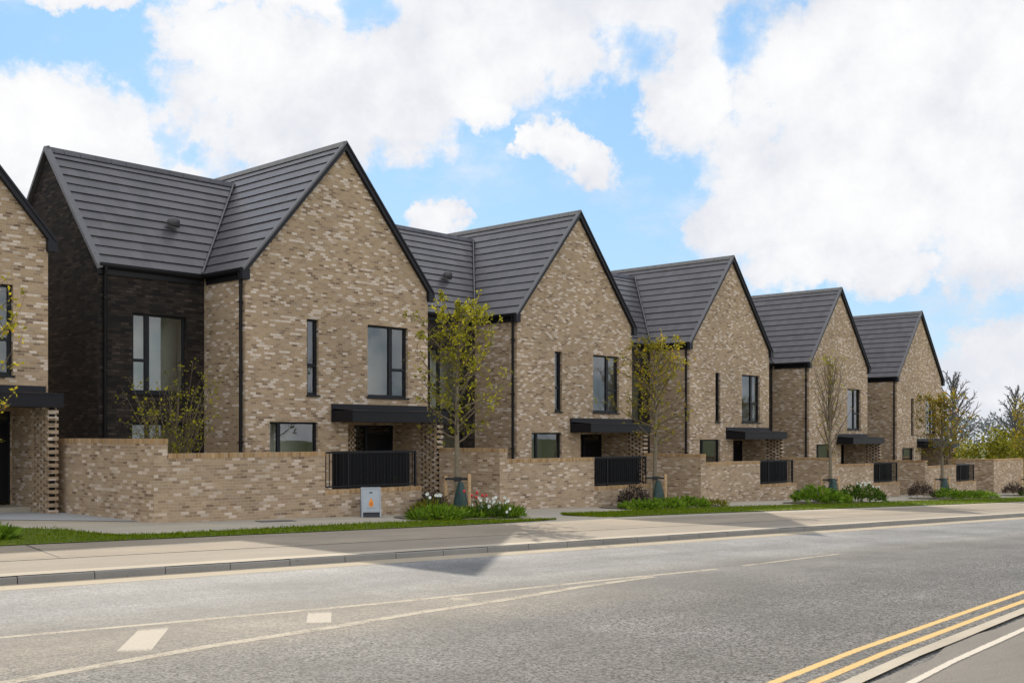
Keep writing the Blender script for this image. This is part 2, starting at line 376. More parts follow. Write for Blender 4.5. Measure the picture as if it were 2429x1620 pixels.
xs=[-700,-300,-150,-80,-50,-30,-15,-5,5,15,25,40,60,90,150,300,700]
for i in range(len(xs)-1):
    for j in range(len(xs)-1):
        q=[(xs[i],xs[j]+40),(xs[i+1],xs[j]+40),(xs[i+1],xs[j+1]+40),(xs[i],xs[j+1]+40)]
        mb.poly([(x,y,GZ(x,y)-.35) for x,y in q])
struct(mb.build('ground',M_FIELD))
struct(sheet('road',M_ASPH,-45,110,-11.5,.02,ROAD,2,1.2))
struct(sheet('footpath',M_PATH,-45,85,4.0,26,-.004,2,2))
struct(sheet('pavement',M_PAVE,-45,85,1.86,4.25,0,2,1.2))
struct(sheet('pavement_edge',M_STRIP,-45,85,.40,1.80,0,2,1.))
struct(sheet('kerb_apron',M_KERBF,-45,85,.145,.397,.001,2,.3))
M_SLAB=ground_mat('grey_slab',(.36,.365,.36),30,.06,.12)
so_,_s=area('garden_path',M_SLAB,[(-5.,14.5),(1.27,11.05),(2.81,10.08),(4.04,9.11),(4.86,8.44)],[(-5.,20.),(1.0,17.0),(3.2,15.0),(4.4,13.6),(5.2,8.6)],.006,24); struct(so_)
# gutter channel, flush edging line
struct(sheet('gutter_channel',M_CHAN,-45,85,-.50,-.004,ROAD+.0015,2,.5))
struct(sheet('edging_strip',M_KERBF,-45,85,1.803,1.857,.006,2,.06))
# kerb stones with open joints
mb=MB()
for i in range(-40,85):
    a=i*.915+.006; b=a+.903
    P=[]
    zz=.004*math.sin(i*1.7)
    prof=[(.14,-.15),(.14,0),(.012,0),(0,-.012),(-.006,-.12)]
    ends=[[(lambda x,y:(x,y,GZ(x,y)+h+zz))(*XY(s,d)) for d,h in prof] for s in (a,b)]
    for j in range(len(prof)-1): mb.poly([ends[0][j],ends[1][j],ends[1][j+1],ends[0][j+1]])
    mb.poly(ends[0][::-1]); mb.poly(ends[1])
struct(mb.build('kerb',M_KERB))
struct(sheet('kerb_bed',M_EARTH,-37,78,.0,.15,-.05,2,.2))
struct(sheet('kerb_top_line',M_KERBF,-36,77,.03,.138,.009,2,.1))
# joint across the pavement
struct(ribbon('pavement_joint',M_TIE,[(1.16,1.88),(1.41,4.2)],.018,.006))
struct(ribbon('pavement_seam',M_EARTH,[(-40,1.885),(80,1.885)],.022,.007))
# road markings
MK=ROAD+.0012
lA=[(-9,-3.55),(-1.27,-3.62),(.61,-3.72),(2.53,-3.80),(4.27,-3.77),(6.3,-3.72),(8.5,-3.73)]
lB=[(-9,-7.9),(-4,-6.1),(-1.31,-5.37),(-.05,-5.06),(1.3,-4.83),(2.46,-4.59),(3.72,-4.40),(5.34,-4.06),(7.0,-3.83)]
mkA=ribbon('road_line',M_WHITE,lA,.13,MK); mkB=ribbon('road_line',M_WHITE,lB,.17,MK+.001)
for o in (mkA,mkB): struct(o)
for a,b in (((9.2,-3.66),(12.3,-3.42)),((13.8,-3.30),(17.5,-3.15)),((19,-3.12),(24,-3.0)),((26,-2.97),(32,-2.85))):
    struct(ribbon('road_line',M_FAINT if a[0]>13 else M_WHITE,[a,b],.10,MK))
def quad(name,mat,pts):
    mb=MB(); mb.poly([(lambda x,y:(x,y,GZ(x,y)+MK+.001))(*XY(s,d)) for s,d in pts],uv=[(0,0),(1,0),(1,1),(0,1)]); return struct(mb.build(name,mat))
quad('hatch_mark',M_HATCH,[(-.84,-4.98),(-.60,-5.1),(.17,-3.84),(-.1,-3.80)])
quad('hatch_mark',M_HATCH,[(1.16,-4.58),(1.36,-4.70),(1.84,-3.95),(1.62,-3.86)])
quad('hatch_mark',M_WHITE,[(3.30,-4.13),(3.44,-4.24),(3.65,-3.94),(3.42,-3.90)])
quad('hatch_mark',M_HATCH,[(-3.6,-5.9),(-3.3,-6.0),(-2.05,-3.72),(-2.35,-3.72)])
def curve(pts): return pts
y1=[(-2.5,-10.1),(0,-9.4),(2.53,-8.83),(4.23,-8.5),(5.28,-8.33),(7.29,-8.0),(9.66,-7.62),(16,-6.7),(26,-5.6),(40,-4.6)]
y2=[(p[0]+.05,p[1]-.225) for p in y1]
nk=[(p[0]+.08,p[1]-.47) for p in y1]; wl=[(p[0]+.12,p[1]-.80) for p in y1]
struct(ribbon('yellow_line',M_YEL,y1,.10,MK)); struct(ribbon('yellow_line',M_YEL,y2,.10,MK))
struct(ribbon('near_kerb',M_KERBF,nk,.125,ROAD+.022))
npv=[(p[0]+.09+1.4*.18,p[1]-.47-.075-1.5) for p in y1]
o=ribbon('near_pavement',M_NEARP,npv,3.02,ROAD+.012); struct(o)
struct(ribbon('cycle_line',M_WHITE2,wl,.085,ROAD+.017))

# ------------------------------------------------------------------ house prototype (local: x along front, y back, z up from floor)
W=6.354; D=9.6; EZ=6.08; AZ=9.90; WX=-2.964; WY=1.94; WYB=7.55; WAZ=9.42
SL=(AZ-EZ)/(W/2+.12)
house=thing('brick_house','brick house','house',(C1[0],C1[1],CAMZ-1.8),HROT,'brick gabled houses along the row')
def wall_rect(mb,org,ux,H0,H1,L0,L1,holes,depth,inward,reveal=True):
    """rectangular wall with rectangular holes; org + ux*l, z; inward = unit vector into the house"""
    ls=sorted({L0,L1,*[h[0] for h in holes],*[h[1] for h in holes]}); zs=sorted({H0,H1,*[h[2] for h in holes],*[h[3] for h in holes]})
    P=lambda l,z,dp=0:(org[0]+ux[0]*l+inward[0]*dp,org[1]+ux[1]*l+inward[1]*dp,z)
    for i in range(len(ls)-1):
        for j in range(len(zs)-1):
            cl=(ls[i]+ls[i+1])/2; cz=(zs[j]+zs[j+1])/2
            if any(h[0]<cl<h[1] and h[2]<cz<h[3] for h in holes): continue
            mb.poly([P(ls[i],zs[j]),P(ls[i+1],zs[j]),P(ls[i+1],zs[j+1]),P(ls[i],zs[j+1])])
    for h in holes:
        a,b,c,e=h[:4]; dp=depth
        if len(h)>4: continue
        mb.poly([P(a,c),P(a,c,dp),P(a,e,dp),P(a,e)]); mb.poly([P(b,e),P(b,e,dp),P(b,c,dp),P(b,c)])
        mb.poly([P(a,e),P(a,e,dp),P(b,e,dp),P(b,e)]); mb.poly([P(a,c),P(b,c),P(b,c,dp),P(a,c,dp)])
WF=(4.036,5.56,2.887,4.937); WSLIT=(1.931,2.317,2.887,4.937); WG=(.738,2.298,.95,2.154)
PO=(3.33,5.985,-1.,2.165,'open'); RD=1.1
mb=MB()
wall_rect(mb,(0,0),(1,0),-1.,6.1,0,W,[WF,WSLIT,WG,PO],.2,(0,1))
# gable triangle (several pieces share the eaves edge)
mb.poly([(0,0,6.1),(W,0,6.1),(W/2,0,9.74)])
# sides and back
mb.poly([(0,D,-1),(0,0,-1),(0,0,6.1),(0,D,6.1)]); mb.poly([(W,0,-1),(W,D,-1),(W,D,6.1),(W,0,6.1)])
mb.poly([(W,D,-1),(0,D,-1),(0,D,6.1),(W/2,D,9.74),(W,D,6.1)])
# porch recess
x0,x1,_,h,_=PO
mb.poly([(x1,0,-1),(x1,RD,-1),(x1,RD,h),(x1,0,h)][::-1]); mb.poly([(x0,0,-1),(x0,RD,-1),(x0,RD,h),(x0,0,h)])
wall_rect(mb,(0,RD),(1,0),-1,h,x0,x1,[(4.45,5.95,-1.,2.1,'open')],.1,(0,1))
mb.poly([(x0,0,h),(x1,0,h),(x1,RD,h),(x0,RD,h)])
mb.build('wall',M_BRICK,house)
# hit and miss brick panel beside the door
mb=MB()
for i in range(28):
    z=-.1+i*.075
    for k in range(2):
        xx=4.17+k*.14+(.07 if i%2 else 0); mb.box((xx,RD-.06,z),(xx+.085,RD-.003,z+.07))
mb.build('brick_screen',M_BRICK,house)
# wing walls (dark brick)
VW=(-2.07,-.54,2.887,4.92); VG=(-2.07,-.54,.3,2.12)
mb=MB()
wall_rect(mb,(0,WY),(1,0),-1,6.1,WX,0,[VW,VG],.2,(0,1))
mb.poly([(WX,WYB,-1),(WX,WY,-1),(WX,WY,6.1),(WX,4.746,9.26),(WX,WYB,6.1)])
mb.poly([(0,WYB,-1),(WX,WYB,-1),(WX,WYB,6.1),(0,WYB,6.1)])
o=mb.build('wing_wall',M_DARK,house); o['label']='dark brown brick wall of the recessed wing'
# roofs
def slope(mb,a,b,along0,along1,nn,lift=.029):
    """stepped tile courses: a eave point fn, b ridge point fn of 'along'; nn outward normal"""
    a=Vector(a);b=Vector(b);nn=Vector(nn); g=13; al=Vector(along1)-Vector(along0)
    L=(b-a).length; K=along0
    seg=max(1,int(al.length/1.5))
    for i in range(g):
        lo=a+(b-a)*(i/g); hi=a+(b-a)*((i+1.02)/g)
        for k in range(seg):
            o0=Vector(along0)+al*(k/seg); o1=Vector(along0)+al*((k+1)/seg); l0=al.length*k/seg; l1=al.length*(k+1)/seg
            j0=nn*(.0035*math.sin(k*5.1+i*2.7)); j1=nn*(.0035*math.sin((k+1)*5.1+i*2.7))
            v0=i*.345+.012; v1=v0+.33
            mb.poly([lo+nn*lift+o0+j0,lo+nn*lift+o1+j1,hi+o1,hi+o0],uv=[(l0,v0),(l1,v0),(l1,v1),(l0,v1)])
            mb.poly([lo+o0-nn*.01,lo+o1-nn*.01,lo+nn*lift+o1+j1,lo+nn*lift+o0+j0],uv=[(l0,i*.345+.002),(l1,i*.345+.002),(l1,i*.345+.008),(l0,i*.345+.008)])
cs=math.cos(math.atan(SL)); sn=math.sin(math.atan(SL))
mb=MB(); FO=-.09
slope(mb,(-.12,0,EZ-.03),(W/2,0,AZ-.03),(0,D+.05,0),(0,FO,0),(-sn,0,cs))
slope(mb,(W+.12,0,EZ-.03),(W/2,0,AZ-.03),(0,FO,0),(0,D+.05,0),(sn,0,cs))
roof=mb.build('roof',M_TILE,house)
wa=math.atan((WAZ-EZ)/(4.746-WY+.12)); cw=math.cos(wa); sw=math.sin(wa)
mb=MB()
slope(mb,(0,WY-.12,EZ-.03),(0,4.746,WAZ-.03),(WX-.05,0,0),(2.85,0,0),(0,-sw,cw))
slope(mb,(0,WYB+.12,EZ-.03),(0,4.746,WAZ-.03),(2.85,0,0),(WX-.05,0,0),(0,sw,cw))
wroof=mb.build('wing_roof',M_TILE,house)
# ridges
def ridge(mb,p0,p1,side,n=22):
    p0=Vector(p0);p1=Vector(p1);side=Vector(side)
    for i in range(n):
        a=p0+(p1-p0)*((i+.012)/n); b=p0+(p1-p0)*((i+.988)/n); up=Vector((0,0,1))
        pr=[side*.13-up*.12,side*.05+up*.035,-side*.05+up*.035,-side*.13-up*.12]
        for j in range(3): mb.poly([a+pr[j],b+pr[j],b+pr[j+1],a+pr[j+1]])
        mb.poly([a+q for q in pr]); mb.poly([b+q for q in pr][::-1])
mb=MB(); ridge(mb,(W/2,FO,AZ),(W/2,D,AZ),(1,0,0)); mb.build('ridge',M_RIDGE,roof)
mb=MB(); ridge(mb,(WX-.05,4.746,WAZ),(2.75,4.746,WAZ),(0,1,0),13); mb.build('ridge',M_TILE,wroof)
# valley strip between the two roofs
mb=MB()
vx=lambda z:(-.12+(z-EZ)/SL, WY-.12+(z-EZ)/math.tan(wa), z)
a=Vector(vx(EZ))+Vector((-.03,-.03,.03)); b=Vector(vx(WAZ-.05))+Vector((-.03,-.03,.04))
mb.tube([a,b],[.03,.03],5); mb.build('valley_flashing',M_VERGE,house)
# roof vent
mb=MB(); prof=[(.20,0),(.195,.05),(.17,.12),(.11,.17),(.0,.19)]
mb.lathe(prof,14); mb.lathe([(.0,-.02),(.22,0),(.20,.02)],14)
o=mb.build('roof_vent',M_RIDGE,wroof); o.location=(-.33,2.97,EZ+(3.02-WY+.12)*math.tan(wa)+.07); o.rotation_euler=(wa*.72,0,0); o.scale=(.95,.75,1.2); o.data.materials[0]=M_TILE
# bargeboards on the front gable
def barge(mb,p0,p1,y0,y1,w):
    """board along p0(eave)->p1(apex) in x,z"""
    a=Vector((p0[0],0,p0[1]));b=Vector((p1[0],0,p1[1])); t=(b-a).normalized(); n=Vector((t.z,0,-t.x)) 
    if n.z>0:n=-n
    q=[a,b,Vector((b.x,0,b.z-w/abs(n.z))),a+Vector((0,0,-w/abs(n.z)))]
    F=[(v.x,y0,v.z) for v in q]; B=[(v.x,y1,v.z) for v in q]
    mb.poly(F); mb.poly(B[::-1])
    for i in range(4): mb.poly([F[i],B[i],B[(i+1)%4],F[(i+1)%4]])
for sgn in (-1,1):
    mb=MB(); X=lambda x:W/2+sgn*x
    barge(mb,(X(W/2+.15),EZ-.06),(X(0),AZ-.02+.0),FO-.03,-.003,.115); mb.build('bargeboard',M_BARGE,house)
    mb=MB(); barge(mb,(X(W/2+.15),EZ-.01),(X(0),AZ+.05),FO-.055,FO+.06,.05); mb.build('verge',M_VERGE if sgn<0 else M_BARGE,house)
    mb=MB(); mb.box((X(W/2+.06)-.11,FO-.04,EZ-.30),(X(W/2+.06)+.11,-.006,EZ-.03)); mb.build('eave_box',M_BARGE,house)
# wing verge (pale strip) at its left end
mb=MB()
for sg in (-1,1):
    ye=4.746+sg*(4.746-WY+.15); 
    pts=[(ye,EZ-.05),(4.746,WAZ+.03),(4.746,WAZ-.09),(ye,EZ-.17)]
    F=[(WX-.11,y,z) for y,z in pts];B=[(WX+.04,y,z+.05) for y,z in pts]
    mb.poly(F);mb.poly(B)
    for i in range(4): mb.poly([F[i],B[i],B[(i+1)%4],F[(i+1)%4]])
mb.build('verge',M_VERGE,house)
# gutters with fascia, downpipes
def gutter(a,b,out):
    a=Vector(a);b=Vector(b);out=Vector(out);up=Vector((0,0,1)); mb=MB()
    pr=[out*-.0-up*.27,out*.03-up*.27,out*.03-up*.10,out*.06-up*.12,out*.12-up*.12,out*.15-up*.07,out*.155+up*.0,out*.14+up*.0,out*.13-up*.06,out*.0-up*.05]
    A=[a+q for q in pr];B=[b+q for q in pr]
    for i in range(len(pr)): mb.poly([A[i],B[i],B[(i+1)%len(pr)],A[(i+1)%len(pr)]])
    mb.poly(A[::-1]); mb.poly(B); return mb
gutter((-.012,FO,EZ-.0),(-.012,WY-.13,EZ),(-1,0,0)).build('gutter',M_GUT,house)
gutter((WX-.03,WY-.012,EZ),(-.14,WY-.012,EZ),(0,-1,0)).build('gutter',M_GUT,house)
gutter((W+.012,FO,EZ),(W+.012,D,EZ),(1,0,0)).build('gutter',M_GUT,house)
def pipe(x,y,ox,oy):
    mb=MB(); mb.tube([(x+ox,y+oy,EZ-.1),(x+ox,y+oy,EZ-.18),(x,y,EZ-.34),(x,y,-.9)],[.042]*4,10)
    for z in (5.2,3.4,1.6,.2): mb.box((x-.055,y-.055,z),(x+.055,y+.055,z+.035))
    return mb
pipe(-.062,.13,-.04,0).build('downpipe',M_GUT,house); pipe(WX+.14,WY-.062,0,-.05).build('downpipe',M_GUT,house)
# windows
def window(x0,x1,z0,z1,y,mull,split_left,tr,parent=house,sill=True,name='window'):
    """frame set back in the reveal; mull = x of the mullion or None; tr = transom z; split_left: transom on left light, right light, both(None)"""
    f=.055; mb=MB(); ya=y+.09; yb=y+.155
    mb.box((x0,ya,z0),(x0+f,yb,z1)); mb.box((x1-f,ya,z0),(x1,yb,z1))
    mb.box((x0+f,ya+.002,z1-f),(x1-f,yb,z1)); mb.box((x0+f,ya+.002,z0),(x1-f,yb,z0+f+.02))
    if mull: mb.box((mull-.05,ya+.001,z0+f+.02),(mull+.05,yb,z1-f))
    if tr:
        a,b=(x0+f,x1-f) if not mull else ((x0+f,mull-.05) if split_left else (mull+.05,x1-f))
        mb.box((a,ya-.004,tr-.04),(b,yb,tr+.04))
        for (c,e) in ((z0+f+.02,tr-.04),(tr+.04,z1-f)):   # opening sash frames
            g=.03; mb.box((a,ya+.004,c),(a+g,yb-.01,e)); mb.box((b-g,ya+.004,c),(b,yb-.01,e))
    w=mb.build(name,M_FRAME,parent)
    mb=MB(); mb.poly([(x0+f,y+.13,z0+f),(x1-f,y+.13,z0+f),(x1-f,y+.13,z1-f),(x0+f,y+.13,z1-f)]); mb.build('pane',M_GLASS,w)
    if sill:
        mb=MB(); mb.box((x0-.03,y-.045,z0-.045),(x1+.03,y+.1,z0-.002)); mb.build('sill',M_FRAME,w)
    return w
window(*WF,0,4.95,False,3.70); window(*WSLIT,0,None,None,3.70); window(*WG,0,1.08,None,None)
window(*VW,WY,-1.60,True,3.72); window(*VG,WY,-1.60,None,None)
# rooms behind the glass
mb=MB()
def room(x0,x1,y0,y1,z0,z1):
    mb.poly([(x0,y1,z0),(x1,y1,z0),(x1,y1,z1),(x0,y1,z1)]); mb.poly([(x0,y0,z0),(x0,y1,z0),(x0,y1,z1),(x0,y0,z1)])
    mb.poly([(x1,y0,z0),(x1,y0,z1),(x1,y1,z1),(x1,y1,z0)]); mb.poly([(x0,y0,z0),(x1,y0,z0),(x1,y1,z0),(x0,y1,z0)]); mb.poly([(x0,y0,z1),(x0,y1,z1),(x1,y1,z1),(x1,y0,z1)])
    for zz in (z0,z1): pass
room(.3,2.9,.2,1.3,.3,2.35); room(1.3,3.0,.2,1.2,2.6,5.15); room(3.45,6.1,.2,1.35,2.62,5.15)
room(WX+.3,-.2,WY+.2,WY+1.2,0,2.4); room(WX+.3,-.2,WY+.2,WY+1.05,2.6,5.1)
mb.poly([(3.2,3.0,-.2),(6.2,3.0,-.2),(6.2,3.0,2.4),(3.2,3.0,2.4)])
mb.build('interior',M_ROOM,house)
# front door, side light, transom light
mb=MB(); ya=RD+.02
mb.box((4.45,ya,-.05),(4.50,ya+.08,2.10)); mb.box((4.88,ya,-.05),(4.96,ya+.08,2.10)); mb.box((5.90,ya,-.05),(5.95,ya+.08,2.10)); mb.box((4.50,ya+.002,2.05),(5.90,ya+.08,2.10)); mb.box((4.96,ya+.002,1.84),(5.90,ya+.08,1.90)); mb.box((4.5,ya+.002,-.05),(4.88,ya+.08,.1))
df=mb.build('door_frame',M_FRAME,house)
mb=MB(); mb.poly([(4.5,ya+.04,.1),(4.88,ya+.04,.1),(4.88,ya+.04,2.05),(4.5,ya+.04,2.05)]); mb.poly([(4.96,ya+.04,1.9),(5.9,ya+.04,1.9),(5.9,ya+.04,2.05),(4.96,ya+.04,2.05)]); mb.build('pane',M_GLASS,df)
mb=MB(); mb.box((4.965,ya+.02,-.03),(5.895,ya+.07,1.835))
for i in range(5): mb.box((5.05+i*.16,ya+.014,.08),(5.17+i*.16,ya+.021,1.75))
dr=mb.build('door',M_DOOR,house); mb=MB(); mb.box((5.03,ya-.03,.75),(5.055,ya-.005,1.25)); mb.box((5.035,ya-.006,.8),(5.05,ya+.015,.83)); mb.box((5.035,ya-.006,1.17),(5.05,ya+.015,1.2)); mb.build('handle',M_SIGNF,dr)
mb=MB(); mb.box((3.34,.02,-.5),(5.97,RD-.01,-.10)); mb.build('doorstep',M_PATH,house)
# porch canopy
mb=MB(); mb.box((2.745,-.93,2.165),(6.29,-.004,2.44)); mb.box((2.735,-.945,2.44),(6.30,-.004,2.475)); 
mb.poly([(2.75,-.9,2.476),(6.28,-.9,2.476),(6.28,-.06,2.53),(2.75,-.06,2.53)]); 
can=mb.build('canopy',M_FASCIA,house)
mb=MB(); mb.box((2.745,-.06,2.476),(6.28,-.004,2.665)); mb.build('flashing',M_BARGE,can)
# perforated brick pier carrying the canopy
mb=MB(); SX0,SX1,SU=5.99,6.235,.80
z=-.6; i=0
while z<2.15:
    h=min(.066,2.164-z); cuts=[.07+(.16 if i%2 else 0)+.32*q for q in range(4)]
    cur=0.
    for c0 in cuts+[9]:
        e=min(c0,SU)
        if e-cur>.01: mb.box((SX0,-e,z),(SX1,-cur,z+h))
        cur=c0+.105
        if cur>=SU: break
    if z+.075<2.16: mb.box((SX0+.001,-SU+.001,z+h),(SX1-.001,-.001,z+.075))
    z+=.075; i+=1
pier=mb.build('brick_pier',M_BRICK,house)
mb=MB(); mb.box((SX0+.07,-SU+.03,-.6),(SX1-.07,-.004,2.155)); mb.build('shade_fill',M_DOOR,pier)  # black core added inside the pier so the holes read as deep shade

LAB=[('brick house cut off by the left edge, set nearest to the viewer',-1),
 None,
 ('second full gabled brick house from the left, yellow green tree before its dark wing',1),
 ('middle gabled brick house of the five in full view, third from the left',2),
 ('gabled brick house fourth from the left, before which the thin upright sparse tree stands',3),
 ('farthest and smallest gabled brick house, at the right end of the row beside the hedge',4)]
house['label']='largest gabled brick house in full view, dark recessed wing wholly visible on its left'
for e in LAB:
    if not e: continue
    h=dup(house); k=e[1]; h['label']=e[0]
    if k==-1: h.location=(-15.06,20.52,CAMZ-1.8+.266)
    else: h.location=(C1[0]+k*PV[0],C1[1]+k*PV[1],CAMZ-1.8+k*PV[2])

# ------------------------------------------------------------------ garden walls, railings, bin stores
A1=(-7.28,22.1); AS=(6.94,7.95)
WD=(.7071,.7071); WB=(-.7071,.7071)
def corner(k): return (A1[0]+AS[0]*k,A1[1]+AS[1]*k)
def seg(parent,name,org,dx,dy,L,T,ztop,nx=1):
    """wall of length L along dx, thickness T along dy; base follows ground"""
    mb=MB(); cope=MB(); n=max(1,int(L/1.2)); ch=.105
    P=lambda l,t,z:(org[0]+dx[0]*l+dy[0]*t,org[1]+dx[1]*l+dy[1]*t,z)
    zb=lambda l:GZ(*P(l,0,0)[:2])-.25
    for i in range(n):
        a=L*i/n;b=L*(i+1)/n
        mb.poly([P(a,0,zb(a)),P(b,0,zb(b)),P(b,0,ztop-ch),P(a,0,ztop-ch)]); mb.poly([P(b,T,zb(b)),P(a,T,zb(a)),P(a,T,ztop-ch),P(b,T,ztop-ch)])
    for l in (0,L): mb.poly([P(l,0,zb(l)),P(l,0,ztop-ch),P(l,T,ztop-ch),P(l,T,zb(l))])
    o=mb.build(name,M_WALL,parent)
    e=.006
    q=[P(-e,-e,ztop-ch),P(L+e,-e,ztop-ch),P(L+e,T+e,ztop-ch),P(-e,T+e,ztop-ch)]; r=[(x,y,ztop) for x,y,_ in q]
    for i in range(4): cope.poly([q[i],q[(i+1)%4],r[(i+1)%4],r[i]])
    cope.poly(r); cope.poly(q[::-1])
    cope.build('coping',M_COPE,o)
    return o
PL=[('garden wall in front of the largest full house, sandwich board standing before its low end',4.2,7.1,4.35),
    ('garden wall of the second full house, behind the tree bed with red tulips',4.0,6.75,2.42),
    ('garden wall of the middle house, behind the second staked tree',3.8,6.4,2.42),
    ('garden wall of the fourth house, behind the thin upright tree',3.7,6.3,2.42),
    ('garden wall of the farthest house, behind the olive and orange tree',3.7,6.3,2.42)]
RL=['black metal bar railing on the low wall above the sandwich board','black railing on the low wall of the second full house','black railing on the low wall of the middle house','black railing on the low wall of the fourth house','smallest black railing, on the low wall of the farthest house']
BL=['black bin store behind the railing of the largest full house','black bin store behind the railing of the second full house','black bin store behind the railing of the middle house','black bin store behind the railing of the fourth house','black bin store behind the railing of the farthest house']
barme=None
for k,(lab,t0,t1,LB) in enumerate(PL):
    A=corner(k); g=thing('garden_wall',lab,'garden wall',(0,0,0),0,'brick garden walls of the plots')
    zt=CAMZ-.07-.295*k; zf=CAMZ-.375-.29*k; zl=CAMZ-1.265-.29*k
    T=.30
    # tall return wall running back to the neighbour's porch
    Bp=(A[0]+WD[0]*0,A[1]+WD[1]*0)
    seg(g,'tall_section',Bp,HB,(WD[0],WD[1]),LB,T,zt)
    f0=(A[0]+WD[0]*(T+.002),A[1]+WD[1]*(T+.002))
    seg(g,'front_section',f0,WD,WB,t0-T-.002,.22,zf)
    l0=(A[0]+WD[0]*(t0+.002),A[1]+WD[1]*(t0+.002))
    seg(g,'low_section',l0,WD,WB,t1-t0-.002,.30,zl)
    # railing on the low wall
    rl=thing('railing',RL[k],'railing',(l0[0],l0[1],zl),math.atan2(WD[1],WD[0]),'black railings on the low walls')
    L=t1-t0-.10; H=zf-zl-.005
    mb=MB(); mb.box((0.03,.085,H-.045),(L,.125,H)); mb.build('top_rail',M_BLACK,rl)
    mb=MB(); mb.box((0.03,.085,.05),(L,.125,.085)); mb.build('bottom_rail',M_BLACK,rl)
    for xx in (.02,.72,L-.02):
        mb=MB(); mb.box((xx-.022,.08,0),(xx+.022,.13,H+.004)); mb.build('post',M_BLACK,rl)
    n=int((L-.06)/.1)
    for i in range(n):
        xx=.09+i*.1
        if barme is None:
            mb=MB(); mb.box((-.006,.095,.086),(.006,.117,H-.046)); o=mb.build('bar',M_BLACK,rl); barme=o; o.location=(xx,0,0)
        else:
            o=barme.copy(); COL.objects.link(o); o.parent=rl; o.location=(xx,0,0)
    # bin store
    b=thing('bin_store',BL[k],'bin store',(l0[0],l0[1],GZ(l0[0],l0[1])),math.atan2(WD[1],WD[0]),'black bin stores behind the railings')
    hb=zf-GZ(l0[0],l0[1])-.03
    mb=MB(); x0=.62 if k==0 else .3; x1=L-.02; mb.box((x0,.335,-.3),(x1,.60,hb)); mb.box((x0-.02,.305,hb),(x1+.02,.62,hb+.025)); mb.build('body',M_DOOR,b)
    nd=3
    for i in range(nd):
        a=x0+.02+(x1-x0-.04)*i/nd; c=x0+.02+(x1-x0-.04)*(i+1)/nd-.02
        mb=MB(); mb.box((a,.315,.1),(c,.332,hb-.04)); 
        for q in range(4): mb.box((a+.03+q*(c-a-.03)/4,0.309,.14),(a+.03+(q+1)*(c-a-.03)/4-.02,.316,hb-.08))
        d=mb.build('door',M_DOOR,b)
        mb=MB(); mb.box((c-.08,.285,hb*.55),(c-.06,.309,hb*.55+.14)); mb.build('handle',M_FRAME,d)
# last wall at the end of the row
A=corner(5); g=thing('garden_wall','plain end wall at the far right of the row with hedge rising behind it','garden wall',(0,0,0),0,'brick garden walls of the plots')
seg(g,'tall_section',A,HB,WD,2.6,.30,CAMZ-1.36); seg(g,'front_section',(A[0]+WD[0]*.302,A[1]+WD[1]*.302),WD,WB,4.2,.25,CAMZ-1.365)

# ------------------------------------------------------------------ vegetation
def rdir(r,up=0.):
    v=Vector((r.gauss(0,1),r.gauss(0,1),r.gauss(0,1)+up)); return v.normalized()
def young_tree(name,label,s,d,Ht,cb,wid,nb,nleaf,lm,seed,group='young street trees',columnar=False,twig=M_TWIG,lsize=.075,skew=(0,0),tr=.06):
    r=random.Random(seed); x,y=XY(s,d); root=thing(name,label,'tree',(x,y,GZ(x,y)),0,group)
    tm=MB(); pts=[];rs=[]
    for i in range(9):
        f=i/8; pts.append((.05*math.sin(f*5+seed)*f,.05*math.cos(f*4+seed)*f,Ht*.97*f-.1)); rs.append(tr*(1-f)**.75+.006)
    tm.tube(pts,rs,9); tm.build('trunk',M_BARK,root)
    def onTrunk(z): 
        f=z/(Ht*.97); return Vector((.05*math.sin(f*5+seed)*f,.05*math.cos(f*4+seed)*f,z))
    bm=MB(); spots=[]
    for b in range(nb):
        f=(b+r.random()*.8)/nb; z=cb+(Ht*.93-cb)*f**.9
        az=b*2.4+r.uniform(-.5,.5); prof=(math.sin(math.pi*min(1,.22+.78*f))**.7)*.95+.1
        Lb=wid*prof*r.uniform(.75,1.12)*(1.0 if not columnar else 1.25)
        el=rad(r.uniform(5,28)+22*min(1,f*2.2)) if not columnar else rad(r.uniform(54,74))
        dr=Vector((math.cos(az)*math.cos(el),math.sin(az)*math.cos(el),math.sin(el)))
        p=onTrunk(z); pts=[p.copy()]; cur=p.copy(); dd=dr.copy(); nsg=5
        for i in range(nsg):
            dd=(dd+rdir(r)*.16+Vector((0,0,.10 if not columnar else .05))).normalized(); cur=cur+dd*Lb/nsg/math.cos(el)*.85; 
            if cur.z>Ht: cur.z=Ht-r.random()*.15
            pts.append(cur.copy())
        r0=.022*(1-.6*f)+.004
        bm.tube(pts,[r0*(1-i/nsg)+.004 for i in range(nsg+1)],5,False)
        for i in range(1,nsg+1):
            for q in range(r.choice((1,2,2,3))):
                t0=pts[i]+(pts[i-1]-pts[i])*r.random(); td=((pts[i]-pts[i-1]).normalized()+rdir(r,.25)*.95).normalized(); tl=Lb*r.uniform(.14,.38)
                t1=t0+td*tl*.5+rdir(r)*.02; t2=t1+(td+rdir(r,.2)*.4).normalized()*tl*.5
                bm.tube([t0,t1,t2],[.006,.0045,.003],4,False); spots+= [t1,t2,t2,(t1+t2)/2]
            spots.append(pts[i])
    bm.build('branches',twig,root)
    lf=MB()
    wts=[max(.1,(1+skew[0]*(p.z-cb)/(Ht-cb)+skew[1]*0)) for p in spots]
    for q in range(nleaf):
        p=r.choices(spots,wts)[0]; c=p+rdir(r)*r.uniform(0,.07)
        for j in range(r.choice((1,2,3))):
            L=lsize*r.uniform(.6,1.35); lf.leaf(c+rdir(r)*.03,rdir(r,-.1),rdir(r),L,L*.62)
    lf.build('leaves',lm,root)
    return root
